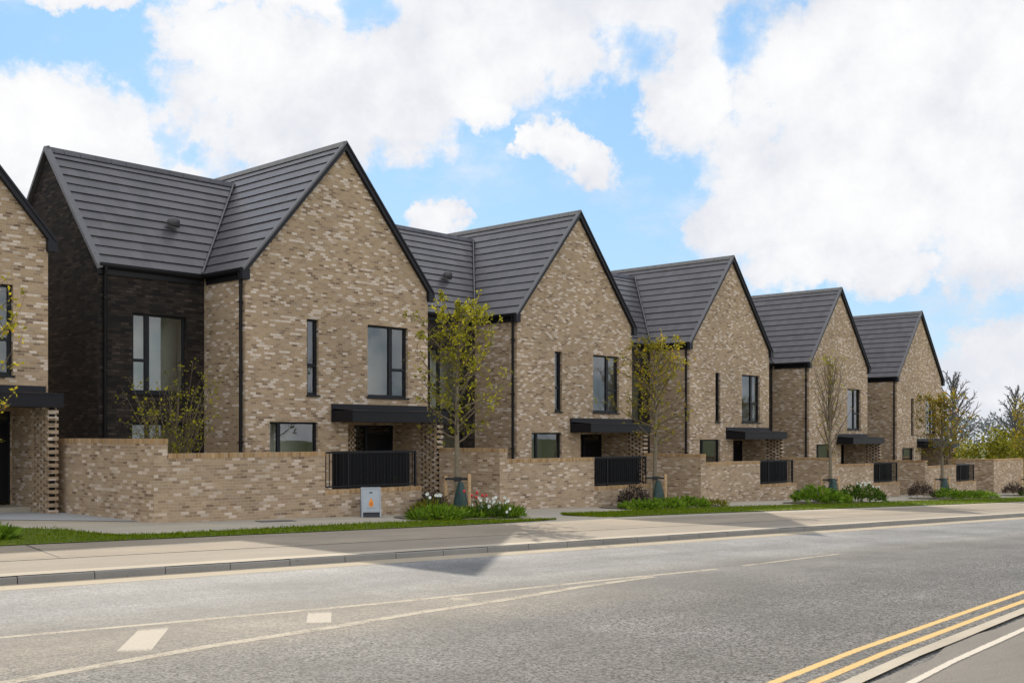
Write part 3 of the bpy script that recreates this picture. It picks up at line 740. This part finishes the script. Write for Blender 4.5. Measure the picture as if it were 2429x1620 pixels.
T=[(-.2,6.6),(13.36,8.25),(22.3,9.3),(32.3,9.2),(43.7,10.5),(53.3,10.7)]
young_tree('street_tree','street tree off the left edge, only a few yellow leaf sprays showing',.8,6.2,4.7,1.5,1.6,24,900,M_LF2,11)
young_tree('street_tree','street tree with full yellow green crown, red tulips and white flowers at its foot',*T[1],5.5,1.75,1.62,38,1900,M_LF1,3,skew=(2.0,0),tr=.08,lsize=.08)
young_tree('street_tree','yellow green street tree with broad loose crown between second and middle house',*T[2],5.35,1.9,1.75,32,1300,M_LF2,5,skew=(1.0,0),tr=.078,lsize=.08)
young_tree('street_tree','thin upright street tree with almost bare pinkish upswept twigs',*T[3],5.5,1.6,.8,44,420,M_LF1,8,columnar=True,twig=M_TWIGP,tr=.07,lsize=.07)
young_tree('street_tree','olive and orange leaved street tree in front of the farthest house',*T[4],4.6,1.6,1.75,34,1500,M_LF3,13,tr=.08,lsize=.1)
young_tree('street_tree','street tree cut off by the right edge, beyond the end wall',*T[5],4.9,1.7,1.4,24,900,M_LF2,17,tr=.075,lsize=.09)
# garden shrub behind the first wall
def shrub(label,x,y,z,H,wd,nst,nleaf,lm,seed):
    r=random.Random(seed); root=thing('garden_shrub',label,'shrub',(x,y,z)); bm=MB(); sp=[]
    for i in range(nst):
        az=r.uniform(0,6.28); sprd=wd*r.uniform(.15,1.)*.55; h=H*r.uniform(.62,1.)
        pts=[]
        for j in range(7):
            f=j/6; pts.append(Vector((math.cos(az)*(.08+sprd*f**1.4)+r.gauss(0,.03),math.sin(az)*(.08+sprd*f**1.4)+r.gauss(0,.03),h*f-.1)))
        bm.tube(pts,[.016*(1-j/6)+.004 for j in range(7)],5,False)
        for j in range(2,7):
            for q in range(3):
                td=(Vector((math.cos(az),math.sin(az),.8))*.5+rdir(r,.5)).normalized(); t0=pts[j]; t1=t0+td*r.uniform(.12,.4)
                bm.tube([t0,t1],[.005,.003],4,False); sp+=[t1,t1,(t0+t1)/2]
    bm.build('stems',M_TWIG,root); lf=MB()
    for i in range(nleaf):
        p=r.choice(sp)+rdir(r)*.06; L=.075*r.uniform(.5,1.3); lf.leaf(p,rdir(r),rdir(r),L,L*.65)
    lf.build('leaves',lm,root); return root
shrub('many stemmed yellow green shrub before the dark wing, behind the garden wall',-8.15,25.9,CAMZ-1.85,3.4,2.15,42,1700,M_LF1,21)
# stakes, ties, watering bags
def stakes(lab,s,d,h=1.05,sp=.36,group='wooden tree stakes'):
    x,y=XY(s,d); o=thing('tree_stake',lab,'tree stake',(x,y,GZ(x,y)),rad(-8),group)
    for sx in (-1,1):
        mb=MB(); mb.tube([(sx*sp,-.12*sx,-.2),(sx*sp*1.01,-.12*sx,h+.02*sx),(sx*sp*1.01,-.12*sx,h+.03*sx)],[.043,.042,.03],9); mb.build('post',M_WOOD,o)
    mb=MB(); mb.box((-sp,-.035,h-.13),(sp,-.02,h-.075)); mb.box((-sp,.06,h-.13),(sp,.075,h-.075)); mb.box((-.09,-.08,h-.16),(.09,.1,h-.05)); mb.build('tie',M_TIE,o)
def bag(lab,s,d,h=.9,r=.18,group='green watering bags'):
    x,y=XY(s,d); mb=MB(); q=random.Random(int(s*10))
    ph=q.random()*6
    mb.lathe([(q0,q1*h) for q0,q1 in [(r*1.15,-.05),(r*1.2,.1),(r*1.08,.35),(r*.88,.6),(r*.62,.8),(r*.45,.92),(r*.3,1.)]],20,wob=lambda a,z:1+.10*math.sin(3*a+ph+z*3)+.05*math.sin(7*a+z*9+ph))
    o=mb.build('watering_bag',M_BAG); o.location=(x,y,GZ(x,y)); tag(o,lab,'watering bag',group)
names=['tree beside the red tulips','second staked tree, left of the middle house','thin upright tree','olive and orange tree','tree cut off at the right edge']
for i in range(1,6):
    stakes('pale wooden stakes with black tie at the '+names[i-1],*T[i],h=.97 if i<3 else .9,sp=.325 if i<3 else .28)
    bag('dark green watering bag round the '+names[i-1],T[i][0]-.0,T[i][1]-.14,h=.80 if i<3 else .85,r=.165 if i<3 else .2)
# leafy plants in the beds
def plant(lab,s,d,rad_,H,n,mat,seed,L=.2,w=.07,name='leafy_plant',group='leafy plants in the tree beds',arch=.5):
    r=random.Random(seed); x,y=XY(s,d); mb=MB()
    for i in range(n):
        a=r.uniform(0,6.283); q=rad_*math.sqrt(r.random()); px,py=q*math.cos(a),q*math.sin(a)
        h=H*(1-.55*(q/rad_)**2)*r.uniform(.35,1.); ld=Vector((math.cos(a)*r.uniform(.2,1)*arch*1.4+r.gauss(0,.35),math.sin(a)*r.uniform(.2,1)*arch*1.4+r.gauss(0,.35),r.uniform(-.1,1.)))
        LL=L*r.uniform(.6,1.3); p=Vector((px,py,max(0,h-LL*.5)))
        mb.leaf(p,ld,rdir(r,1),LL,w*r.uniform(.7,1.3))
    o=mb.build(name,mat); o.location=(x,y,GZ(x,y)+.01); return tag(o,lab,'plant',group)
pid=[0]
def P(lab,s,d,r_,H,n,mat=M_BUSH,**k): pid[0]+=1; return plant(lab,s,d,r_,H,n,mat,100+pid[0],**k)
P('bright leafy clump at the left end of the tulip bed',10.95,6.15,.50,.34,420)
P('second leafy clump from the left in the tulip bed',11.45,6.35,.48,.33,420)
P('yellowish feathery clump before the boulder in the tulip bed',11.7,7.2,.55,.42,420,M_HEDGE,L=.22,w=.03)
P('leafy clump at the tree foot in the tulip bed',12.2,6.5,.5,.22,380)
P('leafy clump under the white flowers in the tulip bed',12.75,6.3,.5,.40,380,M_BUSHD,L=.3,w=.035)
P('darker leafy clump at the right end of the tulip bed',13.2,6.1,.36,.30,420,M_BUSH,L=.24,w=.04)
P('low grassy tuft below the right stake in the tulip bed',12.75,6.9,.4,.24,200,M_HEDGE,L=.28,w=.03)
P('low spreading leafy clump at the left of the second tree bed',19.7,7.6,.6,.3,420)
P('low leafy clump before the watering bag of the second tree',20.9,7.7,.6,.32,420)
P('leafy clump right of the second tree stakes',22.2,7.9,.65,.36,420)
P('thin grassy tuft at the right end of the second tree bed',23.4,8.0,.55,.26,300,M_HEDGE,L=.25,w=.03)
P('round bright green plant at the left of the thin upright tree',28.9,7.6,.8,.72,700,M_BUSH)
P('mid green plant before the watering bag of the thin upright tree',30.3,7.7,.5,.42,380)
P('round dark green plant with white flecks right of the thin upright tree',31.7,7.6,.85,.72,700,M_BUSHD)
P('low green plant left of the bag of the olive and orange tree',40.0,8.4,.6,.5,380)
P('low grassy plant before the olive and orange tree',41.6,8.2,.7,.36,360)
P('low grassy plant right of the olive and orange tree',43.4,8.6,.8,.36,360)
P('low green plant before the far end boulder',50.1,8.9,.8,.42,380)
P('low green plant at the right edge below the cut off tree',52.3,9.3,.8,.45,380)
P('grey green broad leaved plant at the left edge of the picture',1.2,5.35,.34,.26,220,M_BUSH,L=.26,w=.10)
P('tall thin leaved plant at the left edge of the picture',1.15,6.1,.3,.5,240,M_BUSHD,L=.3,w=.04)
P('leafy plant behind the railing above the sandwich board',11.55,8.75,.28,1.1,260,M_BUSHD,L=.22,w=.05)
M_BROWN=leaf_mat('brown_leaf',[(0,(.022,.016,.014)),(.5,(.05,.034,.028)),(1,(.095,.065,.048))],.2)
M_BLUEG=leaf_mat('blue_green_leaf',[(0,(.05,.06,.06)),(.5,(.09,.105,.10)),(1,(.14,.155,.15))],.2)
for lab,s_,d_,r_,h_,m_ in (('purple brown mound of fine foliage left of the stakes by the red tulips',12.15,7.7,.38,.62,M_BROWN),('purple brown mound of spiky foliage left of the second staked tree',20.5,8.6,.46,.72,M_BROWN),('blue grey foliage mound left of the thin upright tree',29.9,8.6,.42,.62,M_BLUEG),('purple brown foliage mound left of the olive and orange tree',38.9,9.0,.5,.78,M_BROWN),('purple brown foliage mound before the far end wall',49.6,9.8,.5,.72,M_BROWN)):
    P(lab,s_,d_,r_,h_,900,m_,L=.17,w=.022,name='mound_plant',group='dark mounding plants in the tree beds',arch=.35)
for q in ((10.5,13.7,5.68,7.7),(19.0,23.9,7.15,9.3),(28.0,32.6,6.95,9.0),(38.3,44.3,7.25,10.),(49.,54.,7.9,10.8)):
    mid=(q[0]+q[1])/2; w_=(q[1]-q[0])/2; dm=(q[2]+q[3])/2
    o,_s=area('bed_soil',M_EARTH,[(mid-w_*math.cos(t*math.pi/12),dm-(dm-q[2])*math.sin(t*math.pi/12)**.6) for t in range(13)],[(mid-w_*math.cos(t*math.pi/12),dm+(q[3]-dm)*math.sin(t*math.pi/12)**.6) for t in range(13)],.018,24); struct(o)
# flowers
def flower(name,kind):
    root=None; mb=MB(); mb.tube([(0,0,0),(.01,.0,.2),(.0,.015,.36)],[.005,.004,.004],5); st=None
    if kind=='daffodil':
        m2=MB()
        for i in range(6):
            a=i*math.pi/3; m2.leaf((0,.015,.36),(math.cos(a),-.35,math.sin(a)),(0,-1,0),.05,.036)
        return mb,m2
    m2=MB(); m2.lathe([(.004,.352),(.022,.36),(.030,.38),(.029,.405),(.018,.43),(.0,.425)],9)
    return mb,m2
def flowers(name,cat,kind,mat,pts,labf,group):
    first=None
    for i,(s,d,h) in enumerate(pts):
        x,y=XY(s,d)
        if first is None:
            root=thing(name,labf,cat,(x,y,GZ(x,y)),0,group); a,b=flower(name,kind); a.build('stem',M_STEM,root); b.build('bloom',mat,root); first=root
        else: root=dup(first)
        root['label']=labf; root.location=(x,y,GZ(x,y)+h-.36); root.rotation_euler=(R.uniform(-.15,.15),R.uniform(-.15,.15),R.uniform(-.8,.8)); k=R.uniform(.9,1.25); root.scale=(k,k,1)
fp=[]
for i in range(26): fp.append((12.5+R.random()*.95,6.1+R.random()*.7,.20+R.random()*.28))
fp+=[(12.8,5.7,.16),(12.82,5.72,.24)]
flowers('daffodil','flower','daffodil',M_PETW,fp,'small white daffodil in the clump right of the tree stake','white daffodils in the tulip bed')
flowers('daffodil','flower','daffodil',M_PETW,[(11.55+R.random()*.5,7.1+R.random()*.3,.44+R.random()*.1) for _ in range(7)],'small cream daffodil left of the tree, before the boulder','cream daffodils before the boulder')
flowers('tulip','flower','tulip',M_PETR,[(12.88,7.05,.46),(12.98,7.0,.42),(13.02,7.1,.53),(13.14,7.0,.46),(13.4,7.05,.46),(12.93,7.5,.55)],'red tulip standing above the white daffodils','red tulips in the first tree bed')
flowers('daffodil','flower','daffodil',M_PETW,[(31.2+R.random()*1.2,7.0+R.random()*.6,.55+R.random()*.2) for _ in range(12)],'small white flower on the dark plant by the thin upright tree','white flowers by the thin upright tree')

# grass verges (blades over a green sheet)
def verge(front,back,nbl,seed,n=40):
    o,samp=area('grass_base',M_GRASSB,front,back,.012,n); struct(o)
    r=random.Random(seed); mb=MB()
    for i in range(nbl):
        t=r.random()**1.35; f=r.random(); a=samp(front,t);b=samp(back,t); f=-.01+f*1.02
        x,y=XY(a[0]+(b[0]-a[0])*f,a[1]+(b[1]-a[1])*f); z=GZ(x,y)+.008; h=r.uniform(.03,.065); an=r.uniform(0,3.14); w=r.uniform(.006,.012); lx,ly=r.gauss(0,.022),r.gauss(0,.022)
        c,sn_=math.cos(an)*w,math.sin(an)*w
        mb.poly([(x-c,y-sn_,z),(x+c,y+sn_,z),(x+lx,y+ly,z+h)],uv=[(0,0)]*3)
    g=mb.build('grass',M_GRASS); tag(g,'short green mown grass of the verge','grass',kind='stuff')
verge([(-25,4.2),(1.,4.1),(4.1,4.1),(8.5,4.2),(11.3,4.4),(13.5,4.75)],[(-25,7.5),(2.5,7.5),(2.95,7.3),(3.1,5.15),(3.9,5.0),(6.1,5.3),(9,5.75),(11,5.7),(13.5,4.78)],26000,31)
verge([(15.1,6.0),(15.2,4.9),(19,5.0),(23.5,4.9),(28.4,4.75),(38,4.6),(80,4.5)],[(15.12,6.2),(15.5,6.65),(17.6,6.8),(21,7.3),(26.8,7.3),(35,7.3),(43,7.6),(80,8.)],30000,32)
verge_soil=None
# utility cover
mb=MB(); x,y=XY(7.55,7.25)
mb.box((-.42,-.16,0),(.42,.16,.008),KD,KN,(x,y)); 
for v in range(len(mb.v)): mb.v[v]=(mb.v[v][0],mb.v[v][1],mb.v[v][2]+GZ(mb.v[v][0],mb.v[v][1])+.002)
tag(mb.build('utility_cover',M_IRON),'flat dark utility cover in the footpath before the largest garden wall','utility cover')

# ------------------------------------------------------------------ sandwich board
x,y=XY(10.3,7.7); sg=thing('sandwich_board','grey sandwich board with an orange flame emblem standing against the low wall','sign',(x,y,GZ(x,y)),rad(14))
HB_=.70; Wd=.46; lean=.16
def leaf_pt(u,v,o=0,side=-1):   # u across, v up the leaf, o proud of the face
    f=v/HB_; return (u,side*(lean*(1-f))+side*o*.97,v*.985+ (o*.2))
def slab(u0,u1,v0,v1,o0,o1,side=-1):
    mb=MB(); A=[leaf_pt(u0,v0,o0,side),leaf_pt(u1,v0,o0,side),leaf_pt(u1,v1,o0,side),leaf_pt(u0,v1,o0,side)];B=[leaf_pt(u0,v0,o1,side),leaf_pt(u1,v0,o1,side),leaf_pt(u1,v1,o1,side),leaf_pt(u0,v1,o1,side)]
    mb.poly(A[::-1]);mb.poly(B)
    for i in range(4): mb.poly([A[i],A[(i+1)%4],B[(i+1)%4],B[i]])
    return mb
for side in (-1,1):
    mb=MB()
    for q in ((-Wd/2,-Wd/2+.035,0,HB_),(Wd/2-.035,Wd/2,0,HB_),(-Wd/2+.035,Wd/2-.035,HB_-.035,HB_),(-Wd/2+.035,Wd/2-.035,.115,.15)):
        s_=slab(*q,0,.022,side); n0=len(mb.v); mb.v+=s_.v; mb.f+=[tuple(i+n0 for i in f) for f in s_.f]; mb.uv+=s_.uv; mb.sm+=s_.sm
    mb.build('frame',M_SIGNF,sg)
    slab(-Wd/2+.035,Wd/2-.035,.15,HB_-.035,.006,.014,side).build('panel',M_SIGNP,sg)
slab(-Wd/2+.035,Wd/2-.035,.01,.115,-.03,-.02).build('shade_fill',M_DKV,sg)  # dark slab standing in for the shaded gap between the legs
def drop(sc,o,mat,name,par,cy=.345):
    pts=[]
    for i in range(28):
        t=2*math.pi*i/28; rr=math.sin(t/2); px=.075*math.sin(t)*rr**1.2; py=-.1*math.cos(t)
        pts.append((px,-py if False else py))
    # teardrop: pointed at the top
    pp=[leaf_pt(sc*p[0]*1.0,cy+sc*(-p[1])*1.05,o) for p in pts]
    mb=MB(); mb.poly(pp[::-1]); return mb.build(name,mat,par)
drop(1,.018,M_FLAME,'emblem',sg); drop(.5,.021,M_FLAME2,'emblem',sg,.32)
mb=slab(-.035,.035,.56,.59,.015,.017); mb.build('lettering',M_DKV,sg)
for i,u in enumerate((-.09,-.05,-.01,.03,.07)): slab(u,u+.025,.20,.207,.015,.017).build('lettering',M_DKV,sg)

# ------------------------------------------------------------------ background beyond the row
def bush(lab,x,y,rx,ry,H,n,mat,seed,group='tall shrubs behind the end wall'):
    r=random.Random(seed); z0=GZ(x,y)-.2; mb=MB(); cl=[]
    for i in range(26):
        a=r.uniform(0,6.28); q=math.sqrt(r.random()); h=r.uniform(.25,1); cl.append(Vector((rx*q*math.cos(a)*(1.1-.3*h),ry*q*math.sin(a)*(1.1-.3*h),H*h*(1-.22*q*q)*.88)))
    for i in range(n):
        c=r.choice(cl); p=c+rdir(r)*(r.random()**.5)*H*.17; 
        if p.z<0: p.z=abs(p.z)
        L=r.uniform(.14,.3); mb.leaf(p,rdir(r),rdir(r),L,L*.6)
    st=MB()
    root=thing('tall_shrub',lab,'shrub',(x,y,z0),0,group)
    for c in cl[:12]: st.tube([(0,0,-.2),c*.5+Vector((0,0,.1)),c],[.06,.04,.015],5,False)
    st.build('stems',M_BARE,root); mb.build('leaves',mat,root)
bush('yellow green shrub directly right of the farthest house',31.5,72,2.2,2.,4.9,3200,M_HEDGE,41)
bush('yellow green shrub between the farthest house and the orange tinted shrub',35.2,77,2.2,2.,5.1,3200,M_HEDGE,42)
bush('orange tinted shrub above the middle of the end wall',38.2,78,2.2,2.,5.7,3600,M_HEDGEO,43)
bush('large olive orange shrub at the right edge behind the end wall',40.9,79,2.4,2.2,6.2,4200,M_HEDGEO,44)
bush('shrub just beyond the right edge of the end wall',44.2,80,2.4,2.2,6.0,3000,M_HEDGE,45)
def bare_tree(lab,x,y,Ht,wid,seed,n=46):
    r=random.Random(seed); z0=GZ(x,y)-.2; root=thing('bare_tree',lab,'tree',(x,y,z0),0,'bare trees on the skyline')
    t=MB(); t.tube([(0,0,0),(.05,.02,Ht*.35),(.0,.05,Ht*.7),(.03,0,Ht)],[.2,.15,.08,.02],8); t.build('trunk',M_BARE,root); bm=MB()
    for b in range(n):
        f=b/n; z=Ht*(.28+.68*f); az=b*2.4+r.uniform(-.4,.4); L=wid*(1.05-f*.75)*r.uniform(.7,1.1); el=rad(r.uniform(35,60)); cur=Vector((0,0,z)); dd=Vector((math.cos(az)*math.cos(el),math.sin(az)*math.cos(el),math.sin(el))); pts=[cur.copy()]
        for i in range(5):
            dd=(dd+rdir(r)*.15+Vector((0,0,.05))).normalized(); cur=cur+dd*L/4; pts.append(cur.copy())
        bm.tube(pts,[.055*(1-f*.5)*(1-i/6)+.02 for i in range(6)],5,False)
        for i in range(1,6):
            for q in range(3):
                td=((pts[i]-pts[i-1]).normalized()+rdir(r,.2)*.7).normalized(); e=pts[i]+td*L*r.uniform(.15,.4); m_=(pts[i]+e)/2+rdir(r)*.04
                bm.tube([pts[i],m_,e],[.024,.02,.013],4,False)
    bm.build('branches',M_BARE,root)
bare_tree('bare winter tree rising beside the right wall of the farthest house',34.9,86,9.4,2.6,51)
bare_tree('bare winter tree on the skyline near the right edge',42.6,92,8.8,2.4,52)
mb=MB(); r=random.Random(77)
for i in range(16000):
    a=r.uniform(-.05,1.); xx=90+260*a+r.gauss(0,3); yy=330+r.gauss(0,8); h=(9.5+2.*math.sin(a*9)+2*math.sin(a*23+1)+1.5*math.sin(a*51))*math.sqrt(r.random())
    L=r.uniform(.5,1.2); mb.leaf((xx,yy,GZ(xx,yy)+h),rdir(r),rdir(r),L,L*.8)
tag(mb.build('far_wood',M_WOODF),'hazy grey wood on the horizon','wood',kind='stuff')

# ------------------------------------------------------------------ light and sky
SUN=Vector((-.2537,.967,.6176)).normalized()
sl=bpy.data.lights.new('sun','SUN'); sl.energy=4.9; sl.angle=rad(.55); sl.color=(1,.905,.755)
so=bpy.data.objects.new('sun',sl); COL.objects.link(so); so.rotation_euler=(-SUN).to_track_quat('-Z','Y').to_euler(); so.location=(0,0,40)
w=bpy.data.worlds.new('World'); S.world=w; w.use_nodes=True; nt=w.node_tree; nt.nodes.clear(); n=N(nt)
out=nt.nodes.new('ShaderNodeOutputWorld'); bg=nt.nodes.new('ShaderNodeBackground'); nt.links.new(bg.outputs[0],out.inputs[0])
sky=nt.nodes.new('ShaderNodeTexSky'); sky.sky_type='NISHITA'; sky.sun_disc=False; sky.sun_elevation=math.asin(SUN.z); sky.sun_rotation=math.atan2(SUN.x,SUN.y); sky.air_density=1.; sky.dust_density=.4; sky.ozone_density=1.6; sky.altitude=50
STR=.12; bg.inputs[1].default_value=STR
gen=nt.nodes.new('ShaderNodeTexCoord').outputs['Generated']
F_=2495.2
def azel(px,py):
    u=(px-1175.5)/F_; v=(999.2-py)/F_; return math.atan(u),math.atan2(v,math.hypot(1,u))
wn=n.noise(gen,5.5,7,.6,col=True); wx,wy,wz=n.sep(wn)
wn2=n.noise(gen,22,6,.62,col=True); w2x,w2y,w2z=n.sep(wn2)
w3x,w3y,w3z=n.sep(n.noise(gen,70,5,.65,col=True))
gx,gy,gz=n.sep(gen)
az0=n.m('ARCTAN2',gx,gy); el0=n.m('ARCSINE',gz)
az=n.m('ADD',az0,n.m('ADD',n.m('MULTIPLY',n.m('SUBTRACT',wx,.5),.10),n.m('ADD',n.m('MULTIPLY',n.m('SUBTRACT',w2x,.5),.055),n.m('MULTIPLY',n.m('SUBTRACT',w3x,.5),.020))))
el=n.m('ADD',el0,n.m('ADD',n.m('MULTIPLY',n.m('SUBTRACT',wy,.5),.08),n.m('ADD',n.m('MULTIPLY',n.m('SUBTRACT',w2y,.5),.048),n.m('MULTIPLY',n.m('SUBTRACT',w3y,.5),.018))))
def blob(b):
    cx,cy,rx,ry=b[:4]; rot=rad(b[4]) if len(b)>4 else 0
    a,e=azel(cx,cy); ka=math.cos(a)**2/F_; ke=1/F_
    da=n.m('SUBTRACT',az,a); de=n.m('SUBTRACT',el,e); c,s_=math.cos(rot),math.sin(rot)
    p=n.m('ADD',n.m('MULTIPLY',da,c/(rx*ka)),n.m('MULTIPLY',de,s_/(rx*ke))); q=n.m('ADD',n.m('MULTIPLY',da,-s_/(ry*ka)),n.m('MULTIPLY',de,c/(ry*ke)))
    return n.m('SUBTRACT',1.,n.m('ADD',n.m('MULTIPLY',p,p),n.m('MULTIPLY',q,q)))
CL=[(170,330,420,130,-3),(60,270,150,80),(560,120,190,105),(800,210,420,165,8),(1130,110,400,175,14),(1480,-50,260,150),(190,-6,170,42),(985,505,85,52),(1285,375,135,62,-28),(1090,255,90,70),
    (1560,190,130,140),(2020,270,450,330),(1790,470,215,140),(1860,590,190,75),(2330,250,420,370),(2030,610,170,70),(2330,830,190,125,12),(2300,950,320,75),(1200,330,30,30),(700,-20,700,60)]
HO=[(1700,60,75,60),(395,330,50,34),(475,352,30,22),(1455,120,60,60),(860,5,60,40)]
acc=None
for b in CL:
    f=n.m('MAXIMUM',blob(b),-1.5); acc=f if acc is None else n.m('MAXIMUM',acc,f)
hole=None
for b in HO:
    f=n.m('MAXIMUM',blob(b),-3.); hole=f if hole is None else n.m('MAXIMUM',hole,f)
# generic broken cloud over the rest of the dome
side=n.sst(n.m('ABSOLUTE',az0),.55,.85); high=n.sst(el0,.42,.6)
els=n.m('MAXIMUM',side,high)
gcl=n.m('SUBTRACT',n.m('MULTIPLY',n.noise(gen,2.2,5,.55),3.4),1.35)
acc=n.m('ADD',n.m('MULTIPLY',n.m('MINIMUM',acc,1.),n.m('SUBTRACT',1.,els)),n.m('MULTIPLY',gcl,els))
det=n.noise(gen,14,9,.62)
dens=n.m('ADD',n.m('MINIMUM',acc,.9),n.m('ADD',n.m('MULTIPLY',n.m('SUBTRACT',det,.5),1.7),n.m('MULTIPLY',n.m('SUBTRACT',n.noise(gen,40,7,.7),.5),1.0)))
mask=n.sst(dens,-.22,.42)
veil=n.m('MULTIPLY',n.sst(n.noise(n.scale(gen,(1,1,1.8)),6.5,8,.66),.50,.80),n.m('MULTIPLY',n.sst(dens,-2.2,-.1),.75))
mask=n.m('MAXIMUM',mask,veil)
hm=n.sst(n.m('ADD',hole,n.m('MULTIPLY',n.m('SUBTRACT',n.noise(gen,17,7,.62),.5),3.2)),-.9,1.3)
mask=n.m('MULTIPLY',mask,n.m('SUBTRACT',1.,n.m('MULTIPLY',hm,.92)))
shade=n.m('ADD',n.m('MULTIPLY',n.noise(gen,5,6,.58),.65),n.m('MULTIPLY',n.noise(gen,21,6,.62),.35))
low=n.sst(el0,.17,.02)
k=n.m('ADD',n.m('MULTIPLY',n.sst(shade,.40,.66),.80),n.m('MULTIPLY',n.m('SUBTRACT',1.,n.sst(dens,.25,.75)),.22),clamp=True)
k=n.m('MAXIMUM',k,n.m('MULTIPLY',n.sst(shade,.36,.60),n.m('MULTIPLY',low,1.)))
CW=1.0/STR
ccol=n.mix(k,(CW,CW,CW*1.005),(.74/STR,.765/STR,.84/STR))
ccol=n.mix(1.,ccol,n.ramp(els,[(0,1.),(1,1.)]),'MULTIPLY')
fill_gain=n.m('ADD',1.,n.m('MULTIPLY',els,.45)); gv=n.comb(fill_gain,fill_gain,fill_gain)  # clouds out of view brightened to lift the ambient fill
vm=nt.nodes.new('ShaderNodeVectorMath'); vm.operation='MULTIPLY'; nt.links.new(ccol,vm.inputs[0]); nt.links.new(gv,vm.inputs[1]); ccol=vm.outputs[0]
skyc=n.mix(1.,sky.outputs[0],(.80,.97,1.14),'MULTIPLY')
blue=n.ramp(n.m('DIVIDE',el0,.5),[(0,(.70/STR,.82/STR,.93/STR)),(.25,(.47/STR,.72/STR,.97/STR)),(.8,(.29/STR,.59/STR,.97/STR)),(1,(.20/STR,.46/STR,.90/STR))])
skyc=n.mix(.78,skyc,blue)
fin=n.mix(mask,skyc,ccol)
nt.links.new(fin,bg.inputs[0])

# ------------------------------------------------------------------ camera
cam=bpy.data.cameras.new('camera'); co=bpy.data.objects.new('camera',cam); COL.objects.link(co)
co.location=(0,0,CAMZ); co.rotation_euler=(rad(90),0,0); cam.sensor_width=36; cam.lens=36*2495.2/2351; cam.shift_y=(999.2-784)/2351; cam.clip_end=3000; cam.clip_start=.1
S.camera=co
S.view_settings.view_transform='Standard'; S.view_settings.look='None'; S.view_settings.exposure=0; S.view_settings.gamma=1
S.render.engine='CYCLES'
S.cycles.max_bounces=6; S.cycles.transparent_max_bounces=12; S.cycles.use_denoising=True
